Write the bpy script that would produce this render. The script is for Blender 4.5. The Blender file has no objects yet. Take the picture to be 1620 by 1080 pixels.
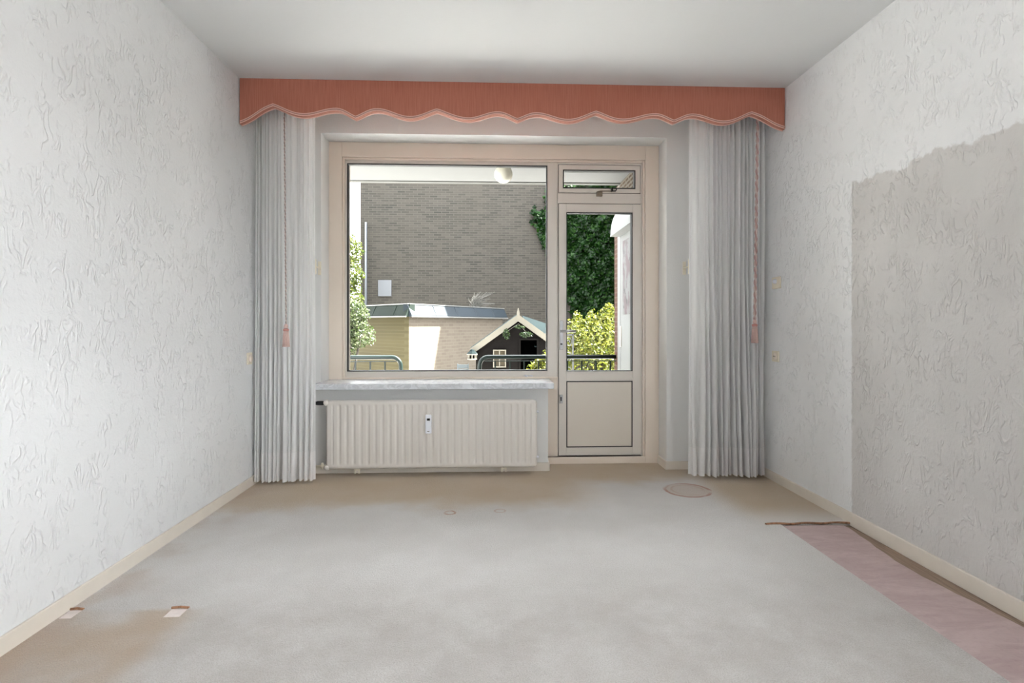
import bpy, math, random
import numpy as np
from mathutils import Vector, Matrix

# ------------------------------------------------------------------ camera, sky, sun, lights
C = bpy.context.scene
COL = C.collection
F = 860.0                      # focal length in pixels of the 1620 x 1080 frame
TH = math.atan(35.0 / F)       # the camera is turned a little to the right
CZ = 1.10                      # eye height
HZ = 513.0                     # horizon row

cam = bpy.data.cameras.new('camera')
cam.sensor_width = 36.0
cam.lens = F / 1620.0 * 36.0
cam.shift_y = -27.0 / 1620.0
cam.clip_end = 300
co = bpy.data.objects.new('camera', cam)
COL.objects.link(co)
co.location = (0, 0, CZ)
co.rotation_euler = (math.pi / 2, 0, -TH)
C.camera = co

C.view_settings.view_transform = 'Standard'
C.view_settings.look = 'None'
C.view_settings.exposure = 1.27
C.view_settings.gamma = 1.0
C.view_settings.use_curve_mapping = False
C.cycles.diffuse_bounces = 6
C.cycles.max_bounces = 14
C.cycles.transparent_max_bounces = 16

SKY = 8.0
SUN = 46.0
FILL = 13.0
world = bpy.data.worlds.new('sky')
C.world = world
world.use_nodes = True
wn = world.node_tree.nodes
wn['Background'].inputs[0].default_value = (0.95, 0.96, 1.0, 1)
wn['Background'].inputs[1].default_value = SKY

SUNDIR = Vector((1.0, 0.05, 1.2)).normalized()
sl = bpy.data.lights.new('sun', 'SUN')
sl.energy = SUN
sl.angle = math.radians(0.6)
sl.color = (1.0, 0.975, 0.93)
so = bpy.data.objects.new('sun', sl)
COL.objects.link(so)
so.location = (20, 5, 30)
so.rotation_euler = SUNDIR.to_track_quat('Z', 'Y').to_euler()

# added fill light with no visible fitting, above the top edge of the view
ll = bpy.data.lights.new('fill_light', 'POINT')
ll.energy = FILL
ll.shadow_soft_size = 0.32
ll.color = (1.0, 0.985, 0.985)
lo = bpy.data.objects.new('fill_light', ll)
COL.objects.link(lo)
lo.location = (-0.2, 1.15, 2.25)

# ------------------------------------------------------------------ helpers
random.seed(7)
RNG = np.random.default_rng(11)


def P(px, py, Y):
    """world point seen at pixel (px, py) on the plane y = Y"""
    u = (px - 810.0) / F
    v = (HZ - py) / F
    d = Y / (math.cos(TH) - u * math.sin(TH))
    return Vector((d * (math.sin(TH) + u * math.cos(TH)), Y, CZ + d * v))


def X(px, Y):
    return P(px, 513, Y).x


def Z(px, py, Y):
    return P(px, py, Y).z


ALB = 1.0                      # reflectance scale of the painted colours


def lin(c):
    def f(v):
        v /= 255.0
        return v / 12.92 if v <= 0.04045 else ((v + 0.055) / 1.055) ** 2.4
    return (f(c[0]) * ALB, f(c[1]) * ALB, f(c[2]) * ALB, 1.0)


class MB:
    """collects shapes in world space; build() links them as one mesh object"""
    def __init__(self):
        self.v = []
        self.f = []

    def add(self, vs, fs):
        n = len(self.v)
        self.v += [tuple(p) for p in vs]
        self.f += [tuple(i + n for i in f) for f in fs]
        return self

    def box(self, x0, x1, y0, y1, z0, z1):
        x0, x1 = min(x0, x1), max(x0, x1)
        y0, y1 = min(y0, y1), max(y0, y1)
        z0, z1 = min(z0, z1), max(z0, z1)
        vs = [(x0, y0, z0), (x1, y0, z0), (x1, y1, z0), (x0, y1, z0), (x0, y0, z1), (x1, y0, z1), (x1, y1, z1), (x0, y1, z1)]
        return self.add(vs, [(0, 3, 2, 1), (4, 5, 6, 7), (0, 1, 5, 4), (1, 2, 6, 5), (2, 3, 7, 6), (3, 0, 4, 7)])

    def ring(self, o, i, y0, y1):
        """rectangular frame in the xz plane, o and i = (x0, x1, z0, z1)"""
        vs = []
        for y in (y0, y1):
            for r in (o, i):
                vs += [(r[0], y, r[2]), (r[1], y, r[2]), (r[1], y, r[3]), (r[0], y, r[3])]
        fs = []
        for k in range(4):
            j = (k + 1) % 4
            fs += [(k, j, 4 + j, 4 + k), (8 + j, 8 + k, 12 + k, 12 + j), (j, k, 8 + k, 8 + j), (4 + k, 4 + j, 12 + j, 12 + k)]
        return self.add(vs, fs)

    def prism(self, poly, a, b):
        """extrude the 3D polygon by vector from offset a to offset b"""
        a, b = Vector(a), Vector(b)
        n = len(poly)
        vs = [Vector(p) + a for p in poly] + [Vector(p) + b for p in poly]
        fs = [tuple(range(n))[::-1], tuple(range(n, 2 * n))]
        fs += [(k, (k + 1) % n, n + (k + 1) % n, n + k) for k in range(n)]
        return self.add(vs, fs)

    def tube(self, pts, r, seg=10, caps=True):
        pts = [Vector(p) for p in pts]
        n = len(pts)
        rs = r if isinstance(r, (list, tuple)) else [r] * n
        vs, fs = [], []
        up = None
        for k, p in enumerate(pts):
            t = (pts[min(k + 1, n - 1)] - pts[max(k - 1, 0)]).normalized()
            if up is None:
                a = Vector((0, 0, 1)) if abs(t.z) < 0.9 else Vector((1, 0, 0))
                up = (a - t * a.dot(t)).normalized()
            else:
                up = (up - t * up.dot(t)).normalized()
            w = t.cross(up)
            for s in range(seg):
                q = 2 * math.pi * s / seg
                vs.append(p + (up * math.cos(q) + w * math.sin(q)) * rs[k])
        for k in range(n - 1):
            for s in range(seg):
                s2 = (s + 1) % seg
                fs.append((k * seg + s, k * seg + s2, (k + 1) * seg + s2, (k + 1) * seg + s))
        if caps:
            fs.append(tuple(range(seg))[::-1])
            fs.append(tuple((n - 1) * seg + s for s in range(seg)))
        return self.add(vs, fs)

    def lathe(self, prof, c, axis='Z', seg=20):
        """prof = list of (radius, height) around c along axis"""
        vs, fs = [], []
        c = Vector(c)
        for (r, h) in prof:
            for s in range(seg):
                q = 2 * math.pi * s / seg
                a, b = r * math.cos(q), r * math.sin(q)
                o = {'Z': (a, b, h), 'Y': (b, h, a), 'X': (h, a, b)}[axis]
                vs.append(c + Vector(o))
        for k in range(len(prof) - 1):
            for s in range(seg):
                s2 = (s + 1) % seg
                fs.append((k * seg + s, k * seg + s2, (k + 1) * seg + s2, (k + 1) * seg + s))
        fs.append(tuple(range(seg))[::-1])
        fs.append(tuple((len(prof) - 1) * seg + s for s in range(seg)))
        return self.add(vs, fs)

    def build(self, name, mat, parent=None, smooth=False, bevel=0.0, seg=2):
        v = np.array(self.v, dtype=float)
        lo, hi = v.min(0), v.max(0)
        c = np.array([(lo[0] + hi[0]) / 2, (lo[1] + hi[1]) / 2, lo[2]])
        me = bpy.data.meshes.new(name)
        me.from_pydata((v - c).tolist(), [], self.f)
        me.update()
        o = bpy.data.objects.new(name, me)
        COL.objects.link(o)
        base = Vector((0, 0, 0))
        q = parent
        while q is not None:
            base += q.location
            q = q.parent
        o.location = Vector(c) - base
        if parent is not None:
            o.parent = parent
        if mat is not None:
            me.materials.append(mat)
        if smooth:
            for p in me.polygons:
                p.use_smooth = True
        if bevel:
            m = o.modifiers.new('edge', 'BEVEL')
            m.width = bevel
            m.segments = seg
            m.limit_method = 'ANGLE'
            m.angle_limit = math.radians(40)
        return o


def tag(o, label=None, cat=None, group=None, kind=None):
    if label: o['label'] = label
    if cat: o['category'] = cat
    if group: o['group'] = group
    if kind: o['kind'] = kind
    return o


def thing(name, loc, label, cat, group=None, kind=None):
    o = bpy.data.objects.new(name, None)
    COL.objects.link(o)
    o.location = loc
    o.empty_display_size = 0.1
    return tag(o, label, cat, group, kind)


# ------------------------------------------------------------------ materials
def mat_new(name):
    m = bpy.data.materials.new(name)
    m.use_nodes = True
    return m, m.node_tree, m.node_tree.nodes['Principled BSDF']


def nd(nt, t, **kw):
    n = nt.nodes.new(t)
    for k, v in kw.items():
        setattr(n, k, v)
    return n


def link(nt, a, b):
    nt.links.new(a, b)


def math_n(nt, op, a, b=None, c=None, clamp=False):
    n = nd(nt, 'ShaderNodeMath', operation=op)
    n.use_clamp = clamp
    for i, q in enumerate((a, b, c)):
        if q is None: continue
        if isinstance(q, (int, float)): n.inputs[i].default_value = q
        else: link(nt, q, n.inputs[i])
    return n.outputs[0]


def smoothstep(nt, v, e0, e1):
    n = nd(nt, 'ShaderNodeMapRange', interpolation_type='SMOOTHSTEP')
    link(nt, v, n.inputs[0])
    n.inputs[1].default_value = e0
    n.inputs[2].default_value = e1
    n.inputs[3].default_value = 0
    n.inputs[4].default_value = 1
    return n.outputs[0]


def mixc(nt, fac, a, b):
    n = nd(nt, 'ShaderNodeMix', data_type='RGBA')
    if isinstance(fac, (int, float)): n.inputs[0].default_value = fac
    else: link(nt, fac, n.inputs[0])
    for i, q in ((6, a), (7, b)):
        if isinstance(q, tuple): n.inputs[i].default_value = q
        else: link(nt, q, n.inputs[i])
    return n.outputs[2]


def pos(nt, scale=None, rot=None):
    g = nd(nt, 'ShaderNodeNewGeometry')
    if scale is None and rot is None:
        return g.outputs['Position']
    m = nd(nt, 'ShaderNodeMapping')
    link(nt, g.outputs['Position'], m.inputs[0])
    if scale: m.inputs['Scale'].default_value = scale
    if rot: m.inputs['Rotation'].default_value = rot
    return m.outputs[0]


def noise(nt, vec, scale, detail=3, rough=0.5, dist=0.0):
    n = nd(nt, 'ShaderNodeTexNoise')
    link(nt, vec, n.inputs['Vector'])
    n.inputs['Scale'].default_value = scale
    n.inputs['Detail'].default_value = detail
    n.inputs['Roughness'].default_value = rough
    n.inputs['Distortion'].default_value = dist
    return n.outputs['Fac']


def bump(nt, b, h, strength, dist=0.01):
    n = nd(nt, 'ShaderNodeBump')
    n.inputs['Strength'].default_value = strength
    n.inputs['Distance'].default_value = dist
    link(nt, h, n.inputs['Height'])
    link(nt, n.outputs[0], b.inputs['Normal'])


def plain(name, c, rough=0.5, metal=0.0, var=0.0, vs=6.0, bmp=0.0, bs=80.0, spec=0.5):
    """one colour with a slight mottling and optional fine bump"""
    m, nt, b = mat_new(name)
    c = lin(c)
    b.inputs['Roughness'].default_value = rough
    b.inputs['Metallic'].default_value = metal
    b.inputs['Specular IOR Level'].default_value = spec
    p = pos(nt)
    if var:
        d = tuple(x * (1 - var) for x in c[:3]) + (1,)
        link(nt, mixc(nt, smoothstep(nt, noise(nt, p, vs, 4), 0.3, 0.7), d, c), b.inputs['Base Color'])
    else:
        b.inputs['Base Color'].default_value = c
    if bmp:
        bump(nt, b, noise(nt, p, bs, 3), bmp, 0.004)
    return m


def plaster(name, c, dark=None, patch=False, strength=0.66):
    """white wall paint over worm-like trowelled plaster"""
    m, nt, b = mat_new(name)
    b.inputs['Roughness'].default_value = 0.62
    b.inputs['Specular IOR Level'].default_value = 0.35
    p = pos(nt, (1, 1.0, 0.5))
    n1 = noise(nt, p, 24.0, 2.0, 0.45, 0.9)
    n2 = noise(nt, pos(nt), 9.0, 3, 0.6, 0.4)
    n3 = noise(nt, pos(nt), 60.0, 3, 0.6)
    ridge = math_n(nt, 'SUBTRACT', 1.0, math_n(nt, 'MULTIPLY', math_n(nt, 'ABSOLUTE', math_n(nt, 'SUBTRACT', n1, 0.5)), 10.0), clamp=True)
    msk = smoothstep(nt, n2, 0.42, 0.6)
    h = math_n(nt, 'ADD', math_n(nt, 'MULTIPLY', ridge, msk), math_n(nt, 'MULTIPLY', n3, 0.6))
    bump(nt, b, h, strength, 0.006)
    col = mixc(nt, smoothstep(nt, noise(nt, pos(nt), 1.3, 4), 0.35, 0.7), lin(tuple(int(x * 0.975) for x in c)), lin(c))
    if patch:
        s = nd(nt, 'ShaderNodeSeparateXYZ')
        link(nt, pos(nt), s.inputs[0])
        jag = math_n(nt, 'MULTIPLY', math_n(nt, 'SUBTRACT', noise(nt, pos(nt), 5.0, 5, 0.65), 0.5), 0.16)
        jy = math_n(nt, 'MULTIPLY', math_n(nt, 'SUBTRACT', noise(nt, pos(nt), 14.0, 3), 0.5), 0.03)
        a = smoothstep(nt, math_n(nt, 'ADD', s.outputs[2], jag), 1.875, 1.855)
        bb = smoothstep(nt, math_n(nt, 'ADD', s.outputs[1], jy), 2.935, 2.92)
        f = math_n(nt, 'MULTIPLY', a, bb)
        mott = smoothstep(nt, noise(nt, pos(nt), 3.0, 5, 0.6), 0.25, 0.75)
        dk = mixc(nt, mott, lin(dark), lin(tuple(int(x * 1.045) for x in dark)))
        col = mixc(nt, f, col, dk)
    link(nt, col, b.inputs['Base Color'])
    return m


def carpet_mat():
    m, nt, b = mat_new('cream_carpet')
    b.inputs['Roughness'].default_value = 0.95
    b.inputs['Specular IOR Level'].default_value = 0.15
    b.inputs['Sheen Weight'].default_value = 0.25
    b.inputs['Sheen Roughness'].default_value = 0.4
    g = pos(nt)
    s = nd(nt, 'ShaderNodeSeparateXYZ')
    link(nt, g, s.inputs[0])
    x, y = s.outputs[0], s.outputs[1]
    base = mixc(nt, smoothstep(nt, noise(nt, g, 1.6, 5, 0.6), 0.3, 0.72), lin((222, 219, 217)), lin((236, 234, 233)))
    # grubby band in front of the window wall
    w = math_n(nt, 'MULTIPLY', math_n(nt, 'SUBTRACT', noise(nt, g, 2.2, 4, 0.6), 0.5), 0.55)
    edge = math_n(nt, 'ADD', y, w)
    band = smoothstep(nt, edge, 3.15, 3.5)
    # reaches less far into the room before the door
    right = smoothstep(nt, x, 0.35, 0.9)
    band2 = smoothstep(nt, edge, 3.62, 3.95)
    corner = math_n(nt, 'MULTIPLY', smoothstep(nt, x, 1.35, 1.6), smoothstep(nt, y, 2.85, 3.3))
    bandm = math_n(nt, 'MAXIMUM', math_n(nt, 'ADD', math_n(nt, 'MULTIPLY', band, math_n(nt, 'SUBTRACT', 1.0, right)), math_n(nt, 'MULTIPLY', band2, right)), corner)
    bandm = math_n(nt, 'MULTIPLY', bandm, math_n(nt, 'ADD', 0.65, math_n(nt, 'MULTIPLY', noise(nt, g, 3.0, 3), 0.5)), clamp=True)
    col = mixc(nt, bandm, base, lin((206, 184, 154)))
    # foreground soil deepened to paint in the dimmer light near the viewer
    dim_soil = smoothstep(nt, math_n(nt, 'ADD', y, math_n(nt, 'MULTIPLY', w, 0.8)), 2.6, 1.9)
    dim_soil = math_n(nt, 'MULTIPLY', dim_soil, smoothstep(nt, noise(nt, g, 4.2, 5, 0.7), 0.0, 0.8))
    col = mixc(nt, math_n(nt, 'MULTIPLY', dim_soil, 0.9), col, lin((194, 188, 184)))
    # brownish footprint of furniture at the left
    sx = smoothstep(nt, math_n(nt, 'ADD', x, math_n(nt, 'MULTIPLY', w, 0.35)), -1.05, -1.22)
    sy = smoothstep(nt, math_n(nt, 'ADD', y, math_n(nt, 'MULTIPLY', w, 0.06)), 2.17, 2.13)
    st = math_n(nt, 'MULTIPLY', math_n(nt, 'MULTIPLY', sx, sy), smoothstep(nt, noise(nt, g, 2.6, 3), 0.2, 0.62))
    col = mixc(nt, math_n(nt, 'MULTIPLY', st, 0.75), col, lin((190, 164, 134)))
    # faint edge marks along the left wall
    ml = math_n(nt, 'MULTIPLY', smoothstep(nt, x, -1.3, -1.6), smoothstep(nt, noise(nt, g, 4.0, 4), 0.42, 0.7))
    col = mixc(nt, math_n(nt, 'MULTIPLY', ml, 0.5), col, lin((190, 165, 146)))
    # pink ring left by a round plant pot
    def ringmark(cx, cy, r, wd, colr, amt, colf=None):
        nonlocal col
        jit = math_n(nt, 'MULTIPLY', math_n(nt, 'SUBTRACT', noise(nt, g, 16.0, 3, 0.7), 0.5), wd * 1.6)
        dx = math_n(nt, 'SUBTRACT', x, cx)
        dy = math_n(nt, 'SUBTRACT', y, cy)
        d = math_n(nt, 'SQRT', math_n(nt, 'ADD', math_n(nt, 'MULTIPLY', dx, dx), math_n(nt, 'MULTIPLY', dy, dy)))
        d = math_n(nt, 'ADD', d, jit)
        if colf:
            col = mixc(nt, math_n(nt, 'MULTIPLY', smoothstep(nt, d, r, r - wd), 0.4), col, colf)
        k = smoothstep(nt, math_n(nt, 'ABSOLUTE', math_n(nt, 'SUBTRACT', d, r)), wd, wd * 0.35)
        br = smoothstep(nt, noise(nt, g, 7.0, 2), 0.33, 0.52)
        col = mixc(nt, math_n(nt, 'MULTIPLY', math_n(nt, 'MULTIPLY', k, br), amt), col, colr)
    ringmark(1.31, 3.56, 0.145, 0.016, lin((188, 128, 108)), 0.8, lin((206, 178, 154)))
    ringmark(1.315, 3.565, 0.105, 0.010, lin((196, 156, 136)), 0.4)
    ringmark(-0.232, 3.19, 0.03, 0.01, lin((188, 140, 116)), 0.8)
    ringmark(0.06, 3.21, 0.03, 0.008, lin((196, 156, 134)), 0.5)
    # small dark specks
    vo = nd(nt, 'ShaderNodeTexVoronoi')
    link(nt, g, vo.inputs['Vector'])
    vo.inputs['Scale'].default_value = 1.1
    sp = smoothstep(nt, vo.outputs['Distance'], 0.018, 0.006)
    col = mixc(nt, math_n(nt, 'MULTIPLY', sp, 0.8), col, lin((70, 62, 56)))
    pile = noise(nt, g, 210.0, 3, 0.75)
    col = mixc(nt, math_n(nt, 'MULTIPLY', smoothstep(nt, pile, 0.6, 0.36), 0.36), col, lin((156, 146, 136)))
    link(nt, col, b.inputs['Base Color'])
    h = math_n(nt, 'ADD', pile, math_n(nt, 'MULTIPLY', noise(nt, g, 70.0, 3, 0.6), 0.8))
    bump(nt, b, h, 0.9, 0.008)
    return m


def brick_mat(name, c1, c2, mortar, axis='x', course=0.063, length=0.23, rough=0.85, mort=0.010, bias=0.0, stain=None, bstr=0.4):
    m, nt, b = mat_new(name)
    b.inputs['Roughness'].default_value = rough
    b.inputs['Specular IOR Level'].default_value = 0.2
    s = nd(nt, 'ShaderNodeSeparateXYZ')
    link(nt, pos(nt), s.inputs[0])
    cv = nd(nt, 'ShaderNodeCombineXYZ')
    if axis == 'x': link(nt, s.outputs[0], cv.inputs[0])
    elif axis == 'y': link(nt, s.outputs[1], cv.inputs[0])
    else: link(nt, math_n(nt, 'ADD', s.outputs[0], s.outputs[1]), cv.inputs[0])
    link(nt, s.outputs[2], cv.inputs[1])
    t = nd(nt, 'ShaderNodeTexBrick')
    link(nt, cv.outputs[0], t.inputs['Vector'])
    t.inputs['Scale'].default_value = 1.0
    t.inputs['Brick Width'].default_value = length
    t.inputs['Row Height'].default_value = course
    t.inputs['Mortar Size'].default_value = mort
    t.inputs['Bias'].default_value = bias
    t.inputs['Color1'].default_value = lin(c1)
    t.inputs['Color2'].default_value = lin(c2)
    t.inputs['Mortar'].default_value = lin(mortar)
    col = t.outputs['Color']
    n = smoothstep(nt, noise(nt, pos(nt), 0.9, 5, 0.6), 0.3, 0.7)
    col = mixc(nt, math_n(nt, 'MULTIPLY', n, 0.35), col, lin(stain or c2))
    link(nt, col, b.inputs['Base Color'])
    bump(nt, b, math_n(nt, 'SUBTRACT', 1.0, t.outputs['Fac']), bstr, 0.01)
    return m


def leaf_mat(name, c1, c2, c3=None, trans=0.45, gloss=0.04):
    m, nt, b = mat_new(name)
    nt.nodes.remove(b)
    out = nt.nodes['Material Output']
    g = nd(nt, 'ShaderNodeNewGeometry')
    col = mixc(nt, smoothstep(nt, g.outputs['Random Per Island'], 0.0, 1.0), lin(c1), lin(c2))
    if c3:
        col = mixc(nt, smoothstep(nt, math_n(nt, 'FRACT', math_n(nt, 'MULTIPLY', g.outputs['Random Per Island'], 37.0)), 0.7, 0.8), col, lin(c3))
    d = nd(nt, 'ShaderNodeBsdfDiffuse')
    t = nd(nt, 'ShaderNodeBsdfTranslucent')
    gl = nd(nt, 'ShaderNodeBsdfGlossy')
    gl.inputs['Roughness'].default_value = 0.4
    gl.inputs['Color'].default_value = (.5, .5, .5, 1)
    link(nt, col, d.inputs[0])
    link(nt, col, t.inputs[0])
    x1 = nd(nt, 'ShaderNodeMixShader')
    x1.inputs[0].default_value = trans
    link(nt, d.outputs[0], x1.inputs[1])
    link(nt, t.outputs[0], x1.inputs[2])
    x2 = nd(nt, 'ShaderNodeMixShader')
    x2.inputs[0].default_value = gloss
    link(nt, x1.outputs[0], x2.inputs[1])
    link(nt, gl.outputs[0], x2.inputs[2])
    link(nt, x2.outputs[0], out.inputs[0])
    return m


def sheer(name, c, trans, clear):
    """thin curtain cloth that lets light through"""
    m, nt, b = mat_new(name)
    nt.nodes.remove(b)
    out = nt.nodes['Material Output']
    wv = noise(nt, pos(nt, (220, 220, 8)), 1.0, 2)
    col = mixc(nt, wv, lin(tuple(int(q * 0.97) for q in c)), lin(c))
    d = nd(nt, 'ShaderNodeBsdfDiffuse')
    t = nd(nt, 'ShaderNodeBsdfTranslucent')
    tr = nd(nt, 'ShaderNodeBsdfTransparent')
    link(nt, col, d.inputs[0])
    link(nt, col, t.inputs[0])
    x1 = nd(nt, 'ShaderNodeMixShader')
    x1.inputs[0].default_value = trans
    link(nt, d.outputs[0], x1.inputs[1])
    link(nt, t.outputs[0], x1.inputs[2])
    x2 = nd(nt, 'ShaderNodeMixShader')
    x2.inputs[0].default_value = clear
    link(nt, x1.outputs[0], x2.inputs[1])
    link(nt, tr.outputs[0], x2.inputs[2])
    link(nt, x2.outputs[0], out.inputs[0])
    return m


def glass_mat(name='window_glass', tint=(0.97, 0.985, 0.975, 1)):
    m, nt, b = mat_new(name)
    nt.nodes.remove(b)
    out = nt.nodes['Material Output']
    tr = nd(nt, 'ShaderNodeBsdfTransparent')
    tr.inputs[0].default_value = tint
    link(nt, tr.outputs[0], out.inputs[0])
    return m


def marble(name):
    m, nt, b = mat_new(name)
    b.inputs['Roughness'].default_value = 0.22
    n1 = noise(nt, pos(nt, (5, 6, 9)), 2.0, 5, 0.6, 1.2)
    v = smoothstep(nt, math_n(nt, 'ABSOLUTE', math_n(nt, 'SUBTRACT', n1, 0.5)), 0.0, 0.09)
    link(nt, mixc(nt, v, lin((192, 195, 199)), lin((212, 215, 219))), b.inputs['Base Color'])
    return m


def fabric_terracotta():
    m, nt, b = mat_new('terracotta_fabric')
    b.inputs['Roughness'].default_value = 0.8
    b.inputs['Sheen Weight'].default_value = 0.2
    n1 = noise(nt, pos(nt, (160, 160, 5)), 1.0, 3, 0.6)
    n2 = noise(nt, pos(nt, (9, 9, 2)), 1.0, 3, 0.6)
    col = mixc(nt, smoothstep(nt, n1, 0.3, 0.7), lin((170, 102, 81)), lin((184, 117, 96)))
    col = mixc(nt, math_n(nt, 'MULTIPLY', smoothstep(nt, n2, 0.4, 0.8), 0.4), col, lin((172, 98, 74)))
    link(nt, col, b.inputs['Base Color'])
    bump(nt, b, n1, 0.3, 0.002)
    return m


def underlay_mat():
    m, nt, b = mat_new('mauve_underlay')
    b.inputs['Roughness'].default_value = 0.7
    n1 = noise(nt, pos(nt, (2.5, 9, 1)), 1.6, 5, 0.65, 0.8)
    n2 = noise(nt, pos(nt), 60, 3)
    col = mixc(nt, smoothstep(nt, n1, 0.3, 0.72), lin((178, 157, 156)), lin((196, 176, 175)))
    col = mixc(nt, math_n(nt, 'MULTIPLY', smoothstep(nt, n2, 0.5, 0.8), 0.25), col, lin((160, 130, 132)))
    link(nt, col, b.inputs['Base Color'])
    bump(nt, b, math_n(nt, 'ADD', n1, math_n(nt, 'MULTIPLY', n2, 0.2)), 0.5, 0.012)
    return m


def wood_mat(name, a, c, axis=(1, 14, 1), rough=0.55, spec=0.4):
    m, nt, b = mat_new(name)
    b.inputs['Roughness'].default_value = rough
    b.inputs['Specular IOR Level'].default_value = spec
    n1 = noise(nt, pos(nt, axis), 6.0, 5, 0.6, 0.6)
    link(nt, mixc(nt, smoothstep(nt, n1, 0.3, 0.7), lin(a), lin(c)), b.inputs['Base Color'])
    return m


M = {}
M['wall_l'] = plaster('white_plaster', (227, 228, 229))
M['wall_r'] = plaster('white_plaster_with_bare_patch', (233, 234, 235), dark=(197, 195, 193), patch=True)
M['wall_b'] = plain('smooth_white_wall', (223, 223, 222), 0.7, bmp=0.25, bs=90)
M['reveal'] = plain('white_reveal_paint', (232, 233, 232), 0.5)
M['ceil'] = plain('ceiling_white', (216, 217, 218), 0.75, bmp=0.1, bs=40)
M['base'] = plain('cream_skirting_paint', (224, 216, 205), 0.4, var=0.05, vs=9)
M['wood'] = plain('cream_frame_paint', (226, 214, 201), 0.38)
M['alu'] = plain('pale_grey_frame', (214, 208, 200), 0.35)
M['panel'] = plain('door_panel_cream', (216, 208, 197), 0.4)
M['gasket'] = plain('black_rubber', (18, 18, 20), 0.6)
M['gap'] = plain('grey_gap_seal', (96, 90, 86), 0.7)
M['glass'] = glass_mat()
M['steel'] = plain('brushed_steel', (176, 176, 178), 0.3, metal=0.85)
M['dark_metal'] = plain('dark_metal', (38, 36, 36), 0.4, metal=0.4)
M['rad'] = plain('radiator_enamel', (211, 206, 200), 0.38)
M['radb'] = plain('radiator_cap', (230, 224, 218), 0.4)
M['black'] = plain('black_plastic', (26, 26, 30), 0.5)
M['marble'] = marble('marbled_sill')
M['meter'] = plain('white_meter_plastic', (226, 229, 236), 0.4)
M['screen'] = plain('dark_display', (26, 30, 26), 0.2)
M['terra'] = fabric_terracotta()
M['braid'] = plain('pink_braid', (226, 186, 172), 0.8, bmp=0.4, bs=300)
M['braid_d'] = plain('mauve_braid', (168, 128, 120), 0.8)
M['sheer'] = sheer('sheer_curtain_cloth', (246, 246, 246), 0.42, 0.06)
M['hem'] = sheer('sheer_curtain_hem', (248, 247, 247), 0.36, 0.02)
M['cord_a'] = plain('grey_pink_cord', (150, 136, 132), 0.8)
M['cord_b'] = plain('pink_cord', (206, 186, 180), 0.8)
M['tassel'] = plain('pink_tassel', (222, 192, 184), 0.8, var=0.15, vs=220)
M['cream'] = plain('cream_plastic', (232, 224, 206), 0.4)
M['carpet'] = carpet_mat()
M['under'] = underlay_mat()
M['floorw'] = wood_mat('brown_floorboards', (128, 108, 92), (158, 136, 118), (16, 1, 1))
M['felt'] = plain('white_felt_underlay', (236, 226, 222), 0.9, var=0.12, vs=30)

# ------------------------------------------------------------------ the room
XL, XR, YB, YR, H = -1.63, 2.0, 4.08, -3.2, 2.70
OX0, OX1, OZ1 = -1.249, 1.342, 2.518      # the recess that holds window and door
PX1 = 0.438                               # right end of the low wall under the sill
YF = 4.27                                 # front of the wooden frame
YO = 4.50                                 # outer face of the wall
WT = 0.22

tag(MB().box(XL - WT, XR + WT, YR - 0.2, YO, -0.25, -0.012).build('floor', M['floorw']), 'bare brown floorboards showing beside the right skirting', 'floor', kind='structure')
tag(MB().box(XL - WT, XR + WT, YR - 0.2, YO, H, H + 0.2).build('ceiling', M['ceil']), 'plain white ceiling above the pelmet', 'ceiling', kind='structure')
tag(MB().box(XL - WT, XL, YR, YO, -0.012, H).build('wall_left', M['wall_l']), 'white wall of rough trowelled plaster on the left', 'wall', kind='structure')
b = MB()
SW = (-1.7, 0.85, 0.6, 1.85)              # unseen side window added for fill light: y0, y1, z0, z1
b.box(XR, XR + WT, SW[1], YO, -0.012, H).box(XR, XR + WT, YR, SW[0], -0.012, H)
b.box(XR, XR + WT, SW[0], SW[1], -0.012, SW[2]).box(XR, XR + WT, SW[0], SW[1], SW[3], H)
tag(b.build('wall_right', M['wall_r']), 'white plaster wall on the right with a large greyer patch', 'wall', kind='structure')
b = MB()
b.box(XL, OX0, YB, YO, -0.012, H)
b.box(OX1, XR, YB, YO, -0.012, H)
b.box(OX0, OX1, YB, YO, OZ1, H)
b.box(OX0, PX1, YB, YO, -0.012, 0.632)
tag(b.build('wall_back', M['wall_b']), 'smooth white wall around the window and balcony door', 'wall', kind='structure')
tag(MB().box(XL, XR, YR - 0.2, YR, -0.012, H).build('wall_rear', M['wall_b']), 'plain white wall behind the viewer', 'wall', kind='structure')

w3 = thing('fill_window', (XR + .1, (SW[0] + SW[1]) / 2, SW[2]), 'unseen side window added in the right wall for fill light', 'window', kind='structure')
b = MB()
fx0, fx1 = XR + .08, XR + .14
b.box(fx0, fx1, SW[0], SW[0] + .06, SW[2], SW[3]).box(fx0, fx1, SW[1] - .06, SW[1], SW[2], SW[3])
b.box(fx0, fx1, SW[0] + .06, SW[1] - .06, SW[2], SW[2] + .06).box(fx0, fx1, SW[0] + .06, SW[1] - .06, SW[3] - .06, SW[3])
b.build('frame', M['alu'], w3)
MB().box(XR + .1, XR + .106, SW[0] + .06, SW[1] - .06, SW[2] + .06, SW[3] - .06).build('glass_pane', M['glass'], w3)
tag(MB().box(XR + WT, XR + WT + 2.6, SW[0] - .8, SW[1] + .8, H, H + .15).build('sun_blocker', M['ceil']), 'unseen slab added to keep sun out of the side window', 'roof', kind='structure')  # slab added out of view to block sun at the side window

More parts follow.
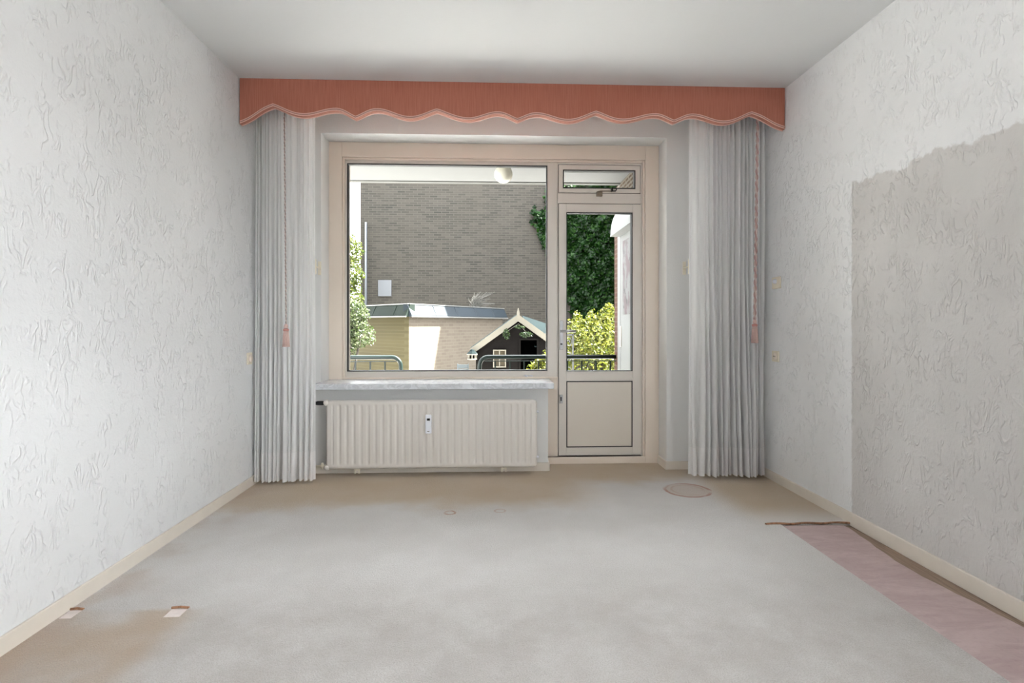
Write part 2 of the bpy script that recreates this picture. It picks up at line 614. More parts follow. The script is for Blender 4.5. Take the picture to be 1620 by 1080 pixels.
# skirting boards
BH, BT = 0.062, 0.012
tag(MB().box(XL, XL + BT, YR, YB - BT, -0.012, BH).build('baseboard_left', M['base'], bevel=0.003), 'cream skirting board along the left wall', 'skirting board', kind='structure')
tag(MB().box(XR - BT, XR, YR, YB - BT, -0.012, BH).build('baseboard_right', M['base'], bevel=0.003), 'cream skirting board along the right wall', 'skirting board', kind='structure')
b = MB()
b.box(XL, PX1 + BT, YB - BT, YB, -0.012, BH)
b.box(PX1, PX1 + BT, YB, YF, -0.012, BH)
b.box(OX1 - BT, XR, YB - BT, YB, -0.012, BH)
b.box(OX1 - BT, OX1, YB, YF, -0.012, BH)
tag(b.build('baseboard_back', M['base'], bevel=0.003), 'cream skirting board under the window wall', 'skirting board', kind='structure')

# carpet with the strip cut away at the right wall and two small tears at the left
SX, SY = 1.60, 2.93
holes = [(SX, XR - BT, YR, SY), (-1.617, -1.568, 2.10, 2.165), (-1.232, -1.168, 2.095, 2.16)]
xs = sorted({XL + BT, -1.617, -1.568, -1.232, -1.168, PX1 + BT, OX1 - BT, SX, XR - BT})
ys = sorted({YR, 2.10, 2.165, 2.095, 2.16, SY, YB - BT, YF})
b = MB()
for i in range(len(xs) - 1):
    for j in range(len(ys) - 1):
        cx, cy = (xs[i] + xs[i + 1]) / 2, (ys[j] + ys[j + 1]) / 2
        if any(h[0] < cx < h[1] and h[2] < cy < h[3] for h in holes): continue
        if cy > YB - BT and not (PX1 + BT < cx < OX1 - BT): continue
        b.box(xs[i], xs[i + 1], ys[j], ys[j + 1], -0.012, 0.0)
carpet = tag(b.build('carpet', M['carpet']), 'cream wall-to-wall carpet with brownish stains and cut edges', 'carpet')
# curled lip of the cut edge at the end of the strip
b = MB()
for k in range(24):
    pass
lip = [(1.515 + 0.475 * t, SY + 0.004 * math.sin(t * 17) + 0.002, 0.002 + 0.002 * math.sin(t * 9) ** 2) for t in np.linspace(0, 1, 24)]
lm = plain('frayed_carpet_edge', (186, 140, 108), 0.95, var=0.5, vs=60, bmp=0.6, bs=200)
tag(MB().tube(lip, 0.006, 8).build('frayed_edge', lm, carpet, smooth=True), 'brown frayed cut edge')
for (hx, hy, w) in ((-1.5925, 2.166, 0.05), (-1.20, 2.161, 0.066)):
    tag(MB().tube([(hx - w / 2, hy, 0.001), (hx, hy + .002, 0.003), (hx + w / 2, hy - .001, 0.001)], 0.005, 6).build('frayed_edge', lm, carpet), 'brown frayed edge of a tear')

# underlay strip, slightly wavy sheet
b = MB()
n = 120
vs, fs = [], []
ysu = np.linspace(YR + 0.02, SY - 0.012, n)
for k, yy in enumerate(ysu):
    e = 1.95 - 0.062 * math.exp(-((yy - 2.38) / 0.36) ** 2) - 0.02 * math.exp(-((yy - 1.2) / 0.4) ** 2) + 0.003 * math.sin(k * 2.1)
    for q, (xx, zz) in enumerate(((SX + 0.001, -0.012), (SX + 0.001, -0.0035), (SX + 0.12, -0.003), (e - 0.03, -0.003), (e, -0.001 if k < n - 1 else -0.004), (e, -0.012))):
        vs.append((xx, yy, zz))
for k in range(n - 1):
    for q in range(5):
        fs.append((k * 6 + q, k * 6 + q + 1, (k + 1) * 6 + q + 1, (k + 1) * 6 + q))
fs += [tuple(range(6)), tuple((n - 1) * 6 + q for q in range(6))[::-1]]
tag(MB().add(vs, fs).build('carpet_underlay', M['under']), 'mauve underlay strip bared where carpet is cut along the right wall', 'underlay')
tag(MB().box(-1.617, -1.568, 2.10, 2.165, -0.012, -0.004).build('felt_patch', M['felt']), 'whitish felt bared in the carpet tear touching the left skirting', 'underlay', 'felt patches in the carpet tears')
tag(MB().box(-1.232, -1.168, 2.095, 2.16, -0.012, -0.004).build('felt_patch', M['felt']), 'whitish felt bared in the carpet tear farther from the left skirting', 'underlay', 'felt patches in the carpet tears')

# ------------------------------------------------------------------ window and balcony door
YA = 4.30                                  # front of the aluminium frames
YG = 4.335                                 # glass


def R(l, r, t, bt, Y):
    """rectangle (x0, x1, z0, z1) from pixel sides, heights taken midway"""
    m_ = (l + r) / 2
    return (X(l, Y), X(r, Y), Z(m_, bt, Y), Z(m_, t, Y))


def zt(px, py, Y=YA):
    return Z(px, py, Y)


# wooden frame (painted) around both
wi = (X(541, YF), X(1021, YF), 0.0, Z(541, 247.5, YF))
THR = Z(950, 721.5, YA)
wb = thing('trim_1', (0.05, YF, 0), 'cream painted wooden frame around window and balcony door', 'frame', kind='structure')
b = MB()
b.box(OX0, wi[0], YF, YO - .05, 0.632, OZ1)
b.box(wi[1], OX1, YF, YO - .05, -0.012, OZ1)
b.box(wi[0], wi[1], YF, YO - .05, wi[3], OZ1)
b.build('frame', M['wood'], wb, bevel=0.004)
b = MB()
bw = 0.018
b.box(wi[0], wi[0] + bw, YF + .012, YO - .05, 0.67, wi[3])
b.box(wi[1] - bw, wi[1], YF + .012, YO - .05, THR, wi[3])
b.box(wi[0] + bw, wi[1] - bw, YF + .012, YO - .05, wi[3] - bw, wi[3])
b.build('bead', M['wood'], wb, bevel=0.005)
MB().box(PX1 + BT, wi[1], YF, YO - .05, -0.012, 0.052).build('threshold', M['wood'], wb, bevel=0.004)
MB().box(PX1 + BT, wi[1], YF + .012, YO - .05, 0.052, THR).build('threshold_lip', M['wood'], wb, bevel=0.003)
inx0, inx1, inz1 = wi[0] + bw, wi[1] - bw, wi[3] - bw
wz0 = Z(700, 597, YA)

# fixed window
g1 = (X(549, YA), X(866, YA), (Z(549, 587, YA) + Z(866, 587, YA)) / 2, (Z(549, 258, YA) + Z(866, 262, YA)) / 2)
mx = X(882, YA)
w1 = thing('window_1', ((g1[0] + g1[1]) / 2, YA, wz0), 'large fixed window pane above the radiator', 'window', kind='structure')
b = MB()
b.box(inx0, g1[0], YA, YG + .03, wz0, inz1)
b.box(g1[1], mx - .002, YA, YG + .03, wz0, inz1)
b.box(g1[0], g1[1], YA, YG + .03, g1[3], inz1)
b.box(g1[0], g1[1], YA, YG + .03, wz0, g1[2])
b.build('frame', M['alu'], w1, bevel=0.002)
gk = 0.008
MB().ring(g1, (g1[0] + gk, g1[1] - gk, g1[2] + gk, g1[3] - gk), YA - .001, YG + .01).build('gasket', M['gasket'], w1)
MB().box(g1[0] + gk, g1[1] - gk, YG, YG + .006, g1[2] + gk, g1[3] - gk).build('glass_pane', M['glass'], w1)
MB().box(inx0 - .02, mx, YF + .006, YA, 0.67, wz0 + .004).build('bottom_rail', M['wood'], w1, bevel=0.004)
MB().box(PX1 - .02, mx - .001, YA, YO - .05, 0.052, wz0).build('lower_post', M['wood'], w1)
# small bright catch lying at the bottom rail
lx, lz = X(833, YF), wz0 + .004
b = MB().lathe([(.004, 0), (.010, .002), (.010, .012), (.004, .016)], (lx, YF + .015, lz), seg=10)
b.tube([(lx - .02, YF + .012, lz + .010), (lx, YF + .012, lz + .006), (lx + .03, YF + .012, lz + .011), (lx + .05, YF + .014, lz + .006)], .004, 6)
b.build('catch', M['meter'], w1, smooth=True)

# top light above the door
t_o = R(883, 1013.5, 260.5, 306, YA)
t_g = R(890.5, 1005, 269, 298.5, YA)
w2 = thing('window_2', (X(948, YA), YA, t_o[2]), 'small tilting top light above the balcony door', 'window', kind='structure')
d_o = R(883, 1014.5, 322, 720.5, YA)
d_g = R(896, 1000.5, 336, 587, YA)
b = MB()
b.box(mx, t_o[0], YA, YG + .03, THR, inz1)
b.box(t_o[1], inx1, YA, YG + .03, THR, inz1)
b.box(t_o[0], t_o[1], YA, YG + .03, t_o[3], inz1)
b.box(t_o[0], t_o[1], YA, YG + .03, d_o[3], t_o[2])
b.build('frame', M['alu'], w2, bevel=0.002)
gp = 0.005
to = (t_o[0] + gp, t_o[1] - gp, t_o[2] + gp, t_o[3] - gp)
MB().ring(t_o, to, YA + .006, YG + .02).build('seal', M['gap'], w2)
MB().ring(to, t_g, YA - .004, YG + .02).build('sash', M['alu'], w2, bevel=0.002)
MB().ring(t_g, (t_g[0] + gk, t_g[1] - gk, t_g[2] + gk, t_g[3] - gk), YA - .005, YG + .01).build('gasket', M['gasket'], w2)
MB().box(t_g[0] + gk, t_g[1] - gk, YG, YG + .006, t_g[2] + gk, t_g[3] - gk).build('glass_pane', M['glass'], w2)
ys_ = YA - .02
b = MB()
p0, p1 = P(950, 306, ys_), P(965, 302.5, ys_)
b.box(X(944, ys_), X(953, ys_), ys_ - .004, YA - .003, Z(948, 310, ys_), Z(948, 303, ys_))
b.tube([P(945, 303, ys_ - .01), P(950, 302, ys_ - .01), P(968, 302.3, ys_ - .01)], .004, 8)
b.build('stay_bracket', plain('worn_bronze', (128, 114, 98), 0.45, metal=0.5), w2)
b = MB()
b.tube([P(967, 302, ys_ - .012), P(974, 302, ys_ - .012), P(975.5, 299.5, ys_ - .012), P(974.5, 297.5, ys_ - .012), P(967, 297.8, ys_ - .012)], .0045, 8)
b.box(X(966.5, ys_), X(969, ys_), ys_ - .018, YA - .002, Z(968, 303, ys_), Z(968, 297, ys_))
b.build('stay_handle', M['dark_metal'], w2)

# balcony door
d1 = thing('door_1', (X(948, YA), YA, d_o[2]), 'glazed balcony door with cream lower panel', 'door', kind='structure')
do = (d_o[0] + gp, d_o[1] - gp, d_o[2] + gp, d_o[3] - gp)
pn = R(896, 1001.5, 602.5, 707, YA)
MB().ring(d_o, do, YA + .006, YG + .02).build('seal', M['gap'], d1)
b = MB()
y0, y1 = YA - .004, YG + .02
b.box(do[0], d_g[0], y0, y1, do[2], do[3])
b.box(d_g[1], do[1], y0, y1, do[2], do[3])
b.box(d_g[0], d_g[1], y0, y1, d_g[3], do[3])
b.box(d_g[0], d_g[1], y0, y1, pn[3], d_g[2])
b.box(d_g[0], d_g[1], y0, y1, do[2], pn[2])
b.build('leaf_frame', M['alu'], d1, bevel=0.002)
MB().ring(d_g, (d_g[0] + .006, d_g[1] - gk, d_g[2] + .005, d_g[3] - gk), YA - .005, YG + .01).build('gasket', M['gasket'], d1)
MB().box(d_g[0] + .006, d_g[1] - gk, YG, YG + .006, d_g[2] + .005, d_g[3] - gk).build('glass_pane', M['glass'], d1)
pg = 0.007
MB().ring((d_g[0], d_g[1], pn[2], pn[3]), (d_g[0] + pg, d_g[1] - pg, pn[2] + pg, pn[3] - pg), YA - .0045, YG).build('panel_gasket', M['gasket'], d1)
MB().box(d_g[0] + pg, d_g[1] - pg, YA, YG, pn[2] + pg, pn[3] - pg).build('panel', M['panel'], d1)
hy = YA - .004
bp = R(885.2, 891, 507, 553, hy)
hb = MB().box(bp[0], bp[1], hy - .008, hy, bp[2], bp[3]).build('handle_plate', M['steel'], d1, bevel=0.003)
cx_, cz_ = X(887.6, hy), Z(888, 523.5, hy)
b = MB().tube([(cx_, hy - .005, cz_), (cx_, hy - .045, cz_), (cx_ + .012, hy - .055, cz_), (X(911, hy - .055), hy - .055, cz_)], .0095, 10)
tag(b.build('lever', M['steel'], hb, smooth=True), 'brushed steel lever')
MB().lathe([(.008, 0), (.008, .005)], (X(888, hy), hy - .013, Z(888, 544, hy)), 'Y', 10).build('keyhole', M['dark_metal'], hb)
lp = R(885, 890.3, 624, 638, hy)
lo_ = MB().box(lp[0], lp[1], hy - .006, hy, lp[2], lp[3]).build('lock_plate', M['steel'], d1, bevel=0.003)
MB().box(X(886.7, hy), X(888.4, hy), hy - .009, hy - .005, Z(888, 634, hy), Z(888, 627.5, hy)).build('keyhole', M['dark_metal'], lo_)

# ------------------------------------------------------------------ sill and radiator
sx0, sx1 = -1.262, X(876.5, 3.93)
b = MB()
poly = [(sx0, 3.93, .632), (sx1, 3.93, .632), (sx1, 4.085, .632), (mx - .03, 4.085, .632), (mx - .03, YF + .006, .632), (OX0 + .002, YF + .006, .632), (OX0 + .002, 4.085, .632), (sx0, 4.085, .632)]
poly = [(sx0, 3.93, .632), (sx1, 3.93, .632), (sx1, YF, .632), (OX0, YF, .632), (OX0, YB, .632), (sx0, YB, .632)]
b.prism(poly, (0, 0, 0), (0, 0, .042))
tag(b.build('window_sill', M['marble'], bevel=0.003), 'grey marbled window sill slab above the radiator', 'window sill')

RYF = 3.945                                # radiator front
rx0, rx1 = X(515, RYF), X(850, RYF)
rz0, rz1 = (Z(515, 743, RYF) + Z(850, 739, RYF)) / 2, (Z(515, 633.5, RYF) + Z(850, 631.5, RYF)) / 2
rad = thing('radiator', ((rx0 + rx1) / 2, 4.0, rz0), 'cream ribbed panel radiator under the window sill', 'radiator')


def rad_panel(yf, yb):
    nx, nz = 29 * 12, 16
    xs_ = np.linspace(rx0, rx1, nx + 1)
    zs_ = np.concatenate([[0, .012, .025], np.linspace(.05, .10, 4), np.linspace(.2, .8, 3), np.linspace(.90, .95, 4), [.975, .988, 1]])
    zs_ = rz0 + (rz1 - rz0) * zs_
    W_, Hh = rx1 - rx0, rz1 - rz0
    rc = 0.035
    pitch = (W_ - 0.09) / 28
    vs, fs = [], []
    for z in zs_:
        for x in xs_:
            # rounded outline corners
            dz0, dz1 = z - rz0, rz1 - z
            t = min(dz0, dz1)
            ins = rc - math.sqrt(max(0, rc * rc - max(0, rc - t) ** 2))
            xx = min(max(x, rx0 + ins), rx1 - ins)
            e = min(xx - rx0, rx1 - xx, dz0, dz1)
            edge = 0.014 * max(0.0, 1 - e / 0.016) ** 2
            q = (x - rx0 - 0.045) / pitch
            rib = 0.0
            if 0 <= q <= 28:
                c_ = abs((q % 1.0) - 0.5) * 2          # 1 at the groove
                rib = max(0.0, min(1.0, (c_ - 0.45) / 0.4))
                zz = min(1.0, max(0.0, (min(dz0, dz1) - 0.028) / 0.02))
                rib *= zz
            vs.append((xx, yf + edge + rib * 0.007, z))
    m_ = nx + 1
    for i in range(len(zs_) - 1):
        for j in range(nx):
            fs.append((i * m_ + j, i * m_ + j + 1, (i + 1) * m_ + j + 1, (i + 1) * m_ + j))
    n0 = len(vs)
    # back skin
    for (x, z) in ((rx0 + .02, rz0 + .004), (rx1 - .02, rz0 + .004), (rx1 - .004, rz0 + .03), (rx1 - .004, rz1 - .03), (rx1 - .02, rz1 - .004), (rx0 + .02, rz1 - .004), (rx0 + .004, rz1 - .03), (rx0 + .004, rz0 + .03)):
        vs.append((x, yb, z))
    fs.append(tuple(range(n0, n0 + 8))[::-1])
    return MB().add(vs, fs)


rad_panel(RYF, RYF + .022).build('front_panel', M['rad'], rad, smooth=True)
MB().box(rx0 + .012, rx1 - .012, RYF + .012, RYF + .024, rz0 + .012, rz1 - .012).build('panel_back', M['rad'], rad, bevel=.004)
b = MB()
for k in range(56):
    x = rx0 + .05 + (rx1 - rx0 - .1) * k / 55
    b.box(x - .006, x + .006, RYF + .024, RYF + .07, rz0 + .03, rz1 - .02)
b.build('fins', M['rad'], rad)
MB().box(rx0 + .02, rx1 - .02, RYF + .07, RYF + .085, rz0 + .012, rz1 - .012).build('rear_panel', M['rad'], rad, bevel=.004)
for (px, py) in ((515.5, 637.5), (516.5, 740)):
    c = P(px, py, RYF)
    MB().lathe([(.006, -.016), (.017, -.013), (.021, 0), (.021, .022), (.014, .03)], (c.x, RYF + .012, c.z), 'Y', 16).build('end_cap', M['radb'], rad, smooth=True)
for zz in (rz1 - .09, rz0 + .075):
    MB().lathe([(.005, -.002), (.010, .0), (.010, .012), (.006, .016)], (rx1 - .004, RYF + .014, zz), 'X', 12).build('plug', M['meter'], rad, smooth=True)
c = P(509, 637.5, RYF + .03)
MB().lathe([(.011, -.045), (.015, -.03), (.015, .01), (.009, .02)], (c.x, RYF + .03, c.z), 'X', 14).build('thermostat_valve', M['black'], rad, smooth=True)
c = P(510, 737, RYF + .03)
b = MB().lathe([(.009, -.06), (.009, -.01), (.014, -.008), (.014, .008), (.009, .01), (.009, .03)], (c.x, RYF + .03, c.z), 'X', 12)
b.lathe([(.010, -.018), (.010, .022)], (c.x, RYF + .03, c.z), 'Z', 10)
b.build('return_valve', M['cream'], rad, smooth=True)
for px, pz in ((567, 748), (797, 745)):
    c = P(px, pz, 4.0)
    b = MB()
    for s in (-1, 1):
        b.box(c.x + s * .014 - .005, c.x + s * .014 + .005, 3.958, 3.968, rz0 - .034, rz0 + .02)
    b.box(c.x - .018, c.x + .018, 3.955, YB - .002, rz0 - .012, rz0 - .002)
    b.box(c.x - .022, c.x + .022, YB - .008, YB - .002, rz0 - .03, rz0 + .1)
    b.build('bracket', M['cream'], rad)
# heat meter clipped on the front
mx0, mx1 = X(673, RYF - .02), X(682.5, RYF - .02)
mz0, mz1 = Z(678, 685.5, RYF - .02), Z(678, 656, RYF - .02)
hm = thing('heat_meter', ((mx0 + mx1) / 2, RYF, mz0), 'small white heat meter clipped upright on the radiator ribs', 'meter')
MB().box(mx0, mx1, RYF - .028, RYF - .001, mz0, mz1).build('casing', M['meter'], hm, bevel=.006, seg=3)
MB().box(mx0 + .012, mx1 - .010, RYF - .0305, RYF - .027, mz1 - .040, mz1 - .024).build('display', M['screen'], hm)
MB().box((mx0 + mx1) / 2 - .008, (mx0 + mx1) / 2 + .008, RYF - .0305, RYF - .027, mz0 + .014, mz0 + .018).build('mark', M['gap'], hm)
b = MB().tube([((mx0 + mx1) / 2 - .006, RYF - .001, mz0 + .004), ((mx0 + mx1) / 2 - .006, RYF + .004, rz0 + .03)], .0022, 6)
b.build('sensor_lead', M['rad'], hm)

# ------------------------------------------------------------------ pelmet, curtains, cords
PY = 3.60
pel = thing('pelmet', (0.18, PY, 2.38), 'terracotta fabric pelmet with scalloped lower edge below the ceiling', 'pelmet')
ctrl = [(375.5, 193, 1), (432, 165.5, 1), (480, 181, 0), (532, 172.5, 0), (562.5, 185, 1), (597, 173, 0), (648, 185.5, 0), (691, 173.5, 1), (741, 187.5, 0), (788, 178, 0), (818.5, 188.5, 1), (849, 179.5, 0), (898, 190, 0), (943, 177, 1), (985, 189.5, 0), (1037, 181, 0), (1066, 191, 1), (1096, 181.5, 0), (1144, 192.5, 0), (1189, 178, 1), (1240, 201.5, 1)]
cw = [(P(a, c_, PY).x, P(a, c_, PY).z, k) for a, c_, k in ctrl]
# the scallops repeat: average them so that the edge is regular
cw[0] = (XL + .006, cw[0][1], 1)
cw[-1] = (XR - .006, cw[-1][1], 1)
edge = []
for i in range(len(cw) - 1):
    (xa, za, ka), (xb, zb, kb) = cw[i], cw[i + 1]
    for s in range(10):
        t = s / 10
        if ka and kb:
            e = t - 0.05 * math.sin(2 * math.pi * t)
        elif ka:
            e = 0.35 * t + 0.65 * (1 - math.cos(math.pi * t)) / 2 if True else t
            e = math.sin(t * math.pi / 2) ** 1.25
        elif kb:
            e = 1 - math.sin((1 - t) * math.pi / 2) ** 1.25
        else:
            e = (1 - math.cos(math.pi * t)) / 2
        edge.append((xa + (xb - xa) * t, za + (zb - za) * e))
edge.append((cw[-1][0], cw[-1][1]))
PT = 0.032


def strip(up0, up1, y0, y1):
    """band that follows the scalloped edge, from offset up0 to up1 above it"""
    vs, fs = [], []
    n = len(edge)
    for (x, z) in edge:
        za = z + up0
        zb_ = H - 0.001 if up1 is None else z + up1
        vs += [(x, y0, za), (x, y0, zb_), (x, y1, zb_), (x, y1, za)]
    for k in range(n - 1):
        a, c_ = k * 4, (k + 1) * 4
        for q in range(4):
            r = (q + 1) % 4
            fs.append((a + q, a + r, c_ + r, c_ + q))
    fs += [(0, 1, 2, 3), ((n - 1) * 4 + 3, (n - 1) * 4 + 2, (n - 1) * 4 + 1, (n - 1) * 4)]
    return MB().add(vs, fs)


strip(-0.012, None, PY, PY + PT).build('board', M['terra'], pel)
strip(0.002, 0.007, PY - .004, PY + .002).build('braid', M['braid'], pel)
strip(-0.005, 0.002, PY - .003, PY + .002).build('braid', M['braid_d'], pel)
strip(-0.010, -0.005, PY - .004, PY + .002).build('braid', M['braid'], pel)
strip(-0.016, -0.011, PY + PT - .006, PY + PT + .002).build('lining_edge', M['braid'], pel)
MB().box(XL + .002, XR - .002, PY + PT, YB - .02, H - .03, H - .001).build('top_board', M['wall_b'], pel)


def curtain(x0, x1, yc, folds, lead, seed, label):
    """folds = list of fold widths from x0 to x1, amp per fold"""
    rg = random.Random(seed)
    ztop, zbot, zh = H - .03, 0.028, 0.225
    tot = sum(w for w, a in folds)
    ns = 16
    cols = []
    acc = 0
    for (w, a) in folds:
        sk = rg.uniform(-.25, .25)
        ph = rg.uniform(0, 6.28)
        dp = rg.uniform(-.006, .006)
        for s in range(ns):
            cols.append((acc + w * s / ns, s / ns, a, w, sk, ph, dp))
        acc += w
    cols.append((acc, 1.0, folds[-1][1], folds[-1][0], 0, 0, 0))
    zs = np.concatenate([np.linspace(ztop, 2.2, 8), np.linspace(2.1, .5, 18), np.linspace(.45, zh, 6), np.linspace(zh - .03, zbot, 7)])
    vs = []
    for z in zs:
        h = (ztop - z) / (ztop - zbot)
        row = []
        for (s, t, a, w, sk, ph, dp) in cols:
            xx = x0 + (x1 - x0) * s / tot
            wx = (x1 - x0) * w / tot
            amp = 1.45 * a * (0.5 + 0.35 * h ** 0.7 + .45 * h ** 4) * (1 + .25 * math.sin(2.1 * z + ph))
            dx = wx * (0.16 + .12 * h) * math.sin(4 * math.pi * t) * (1 if w < .8 else .5) + .3 * wx * h * math.sin(1.7 * z + ph) * math.sin(math.pi * t)
            yy = yc + dp - amp * (math.cos(2 * math.pi * t + sk * math.sin(2 * math.pi * t)) * -1 + .18 * math.cos(4 * math.pi * t + ph))
            if z <= zbot + .001:
                z2 = z
            else:
                z2 = z
            row.append((xx + dx, yy, z2))
        vs.append(row)
    nh = int(np.argmin(abs(zs - zh)))
    root = thing('curtain', ((x0 + x1) / 2, yc, zbot), label, 'curtain', 'curtains either side of the window')
    for (nm, ra, mt) in (('cloth', (0, nh), M['sheer']), ('hem', (nh, len(zs) - 1), M['hem'])):
        v, f = [], []
        m_ = len(cols)
        for i in range(ra[0], ra[1] + 1):
            v += vs[i]
        for i in range(ra[1] - ra[0]):
            for j in range(m_ - 1):
                f.append((i * m_ + j, i * m_ + j + 1, (i + 1) * m_ + j + 1, (i + 1) * m_ + j))
        o = MB().add(v, f).build(nm, mt, root, smooth=True)
    return root


rg = random.Random(3)
fl = [(rg.uniform(.35, .95), rg.uniform(.012, .034)) for _ in range(8)] + [(1.5, .020), (.5, .012), (1.7, .020), (.8, .018), (1.3, .014), (1.0, .012)]
curtain(XL + .025, X(498, 3.80), 3.80, fl, 1, 5, 'off-white sheer curtain gathered at the left wall, falling beside the sill')
fr = [(1.4, .012), (1.9, .018), (.9, .016)] + [(rg.uniform(.35, 1.25), rg.uniform(.012, .036)) for _ in range(13)]
curtain(X(1090.5, 3.82), XR - .025, 3.82, fr, -1, 9, 'off-white sheer curtain gathered at the right wall beside the balcony door')


def cord(px0, px1, r, pyt0, pyt1, Y, m1, m2, label):
    top = P(px0, 170, Y)
    top.z = H - .03
    bot = P(px1, pyt0, Y)
    root = thing('tassel_cord', (bot.x, Y, P(px1, pyt1, Y).z), label, 'curtain cord', 'tasselled curtain pull cords')
    n = 260
    for sgn, mm in ((0, m1), (1, m2)):
        pts = []
        for k in range(n):
            t = k / (n - 1)
            q = t * 2 * math.pi * (top.z - bot.z) / (r * 9) + sgn * math.pi
            c = top.lerp(bot, t)
            pts.append((c.x + r * .55 * math.cos(q), c.y + r * .55 * math.sin(q), c.z))
        MB().tube(pts, r * .6, 6).build('strand', mm, root, smooth=True)
    h = bot.z - P(px1, pyt1, Y).z
    tr = 0.019
    prof = [(.004, 0), (.010, -.006), (.0135, -.016), (.012, -.026), (.008, -.033)]
    MB().lathe([(a, z) for a, z in prof[::-1]], (bot.x, Y, bot.z), 'Z', 16).build('knob', M['tassel'], root, smooth=True)
    MB().lathe([(.013, -.048), (.018, -.046), (.019, -.040), (.018, -.036), (.012, -.032)], (bot.x, Y, bot.z), 'Z', 16).build('collar', plain('rose_thread', (196, 138, 128), .8), root, smooth=True)
    v = MB()
    sk = []
    for k in range(34):
        a = 2 * math.pi * k / 34
        rr = .014 + .002 * (k % 3)
        v.tube([(bot.x + rr * .75 * math.cos(a), Y + rr * .75 * math.sin(a), bot.z - .046), (bot.x + rr * math.cos(a), Y + rr * math.sin(a), bot.z - .09), (bot.x + rr * 1.22 * math.cos(a), Y + rr * 1.22 * math.sin(a), bot.z - h + .003 * (k % 2))], .0028, 5)
    v.lathe([(.014, -h + .004), (.014, -.046)], (bot.x, Y, bot.z), 'Z', 14)
    v.build('fringe', M['tassel'], root, smooth=True)


cord(449.5, 452.5, .0046, 512, 548.5, 3.70, M['cord_a'], M['cord_b'], 'thin twisted cord with pink tassel in front of the left curtain')
cord(1199, 1194, .0095, 505, 542.5, 3.70, M['cord_b'], plain('rose_cord', (184, 150, 146), .8), 'thick pink twisted cord with tassel in front of the right curtain')

# tieback hooks on the window wall behind the curtain edges
for px, lab in ((498.5, 'small cream tieback hook on the wall at the left curtain edge'), (1090.5, 'small cream tieback hook on the wall at the right curtain edge')):
    sgn = -1 if px < 800 else 1
    c = P(px, 421.5, 3.96)
    root = thing('tieback_hook', (c.x, YB, c.z - .05), lab, 'hook', 'curtain tieback hooks')
    MB().box(c.x - .012 + sgn * .004, c.x + .012 + sgn * .004, YB - .008, YB, c.z - .05, c.z + .05).build('plate', M['cream'], root, bevel=.003)
    MB().tube([(c.x, YB - .004, c.z), (c.x, 3.98, c.z), (c.x, 3.965, c.z + .01)], .007, 8).build('stem', M['cream'], root, smooth=True)
    MB().box(c.x - .008, c.x + .008, 3.955, 3.97, c.z - .055, c.z + .055).build('bar', M['cream'], root, bevel=.005)

# wall plates beside the curtains
yw = 3.70


def wall_pt(px, py, side):
    """point on a side wall seen at (px, py)"""
    u = (px - 810) / F
    xw = XR if side > 0 else XL
    d = xw / (math.sin(TH) + u * math.cos(TH))
    return Vector((xw, d * (math.cos(TH) - u * math.sin(TH)), CZ + d * (HZ - py) / F))


a, c = wall_pt(1223.5, 447, 1), wall_pt(1236, 447, 1)
z0, z1 = wall_pt(1230, 456.5, 1).z, wall_pt(1230, 438, 1).z
t = thing('wall_switch', (XR, (a.y + c.y) / 2, z0), 'cream square wall switch with round knob beside the right curtain', 'switch')
MB().box(XR - .012, XR, c.y, a.y, z0, z1).build('plate', M['cream'], t, bevel=.003)
MB().lathe([(.006, -.032), (.014, -.028), (.017, -.012), (.02, -.010)], (XR, (a.y + c.y) / 2, (z0 + z1) / 2 + .01), 'X', 16).build('knob', M['meter'], t, smooth=True)
a, c = wall_pt(1223.5, 565, 1), wall_pt(1233.5, 565, 1)
z0, z1 = wall_pt(1229, 572, 1).z, wall_pt(1229, 555, 1).z
t = thing('wall_socket', (XR, (a.y + c.y) / 2, z0), 'cream wall socket low beside the right curtain', 'socket')
MB().box(XR - .012, XR, c.y, a.y, z0, z1).build('plate', M['cream'], t, bevel=.003)
MB().lathe([(.024, -.016), (.026, -.010)], (XR, (a.y + c.y) / 2, (z0 + z1) / 2), 'X', 18).build('ring', M['wood'], t, smooth=True)
for s in (-1, 1):
    MB().lathe([(.004, -.0175), (.004, -.014)], (XR, (a.y + c.y) / 2 + s * .009, (z0 + z1) / 2), 'X', 8).build('pin_hole', M['gap'], t)
c = wall_pt(393, 567, -1)
t = thing('wall_socket', (XL, c.y, c.z - .04), 'cream wall socket on the left wall at the curtain edge', 'socket')
MB().box(XL, XL + .010, c.y - .03, c.y + .04, c.z - .04, c.z + .04).build('plate', M['cream'], t, bevel=.003)
MB().lathe([(.026, .010), (.024, .018)], (XL, c.y + .005, c.z), 'X', 18).build('ring', M['wood'], t, smooth=True)

# ------------------------------------------------------------------ outside: balcony
GZ = -0.62
M['pave'] = plain('pale_paving', (206, 204, 200), 0.9, var=0.25, vs=1.5)
M['conc'] = plain('pale_concrete', (205, 203, 198), 0.85, var=0.08, vs=3)
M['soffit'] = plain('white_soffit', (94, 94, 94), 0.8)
ALB = 0.12
M['rail'] = plain('dark_green_railing', (58, 84, 78), 0.35, spec=.22)
ALB = 0.165
M['white_lac'] = plain('white_lacquer', (238, 240, 240), 0.4)
ALB = 0.12
ALB = 0.6
M['globe'] = plain('opal_globe', (240, 236, 220), 0.25)
ALB = 0.12
M['wing'] = brick_mat('pale_jointed_brick', (176, 140, 108), (150, 116, 90), (236, 228, 212), 'y', .052, .15, mort=.013)
M['rust_brick'] = brick_mat('red_brick', (168, 104, 74), (150, 90, 66), (190, 160, 140), 'sum')

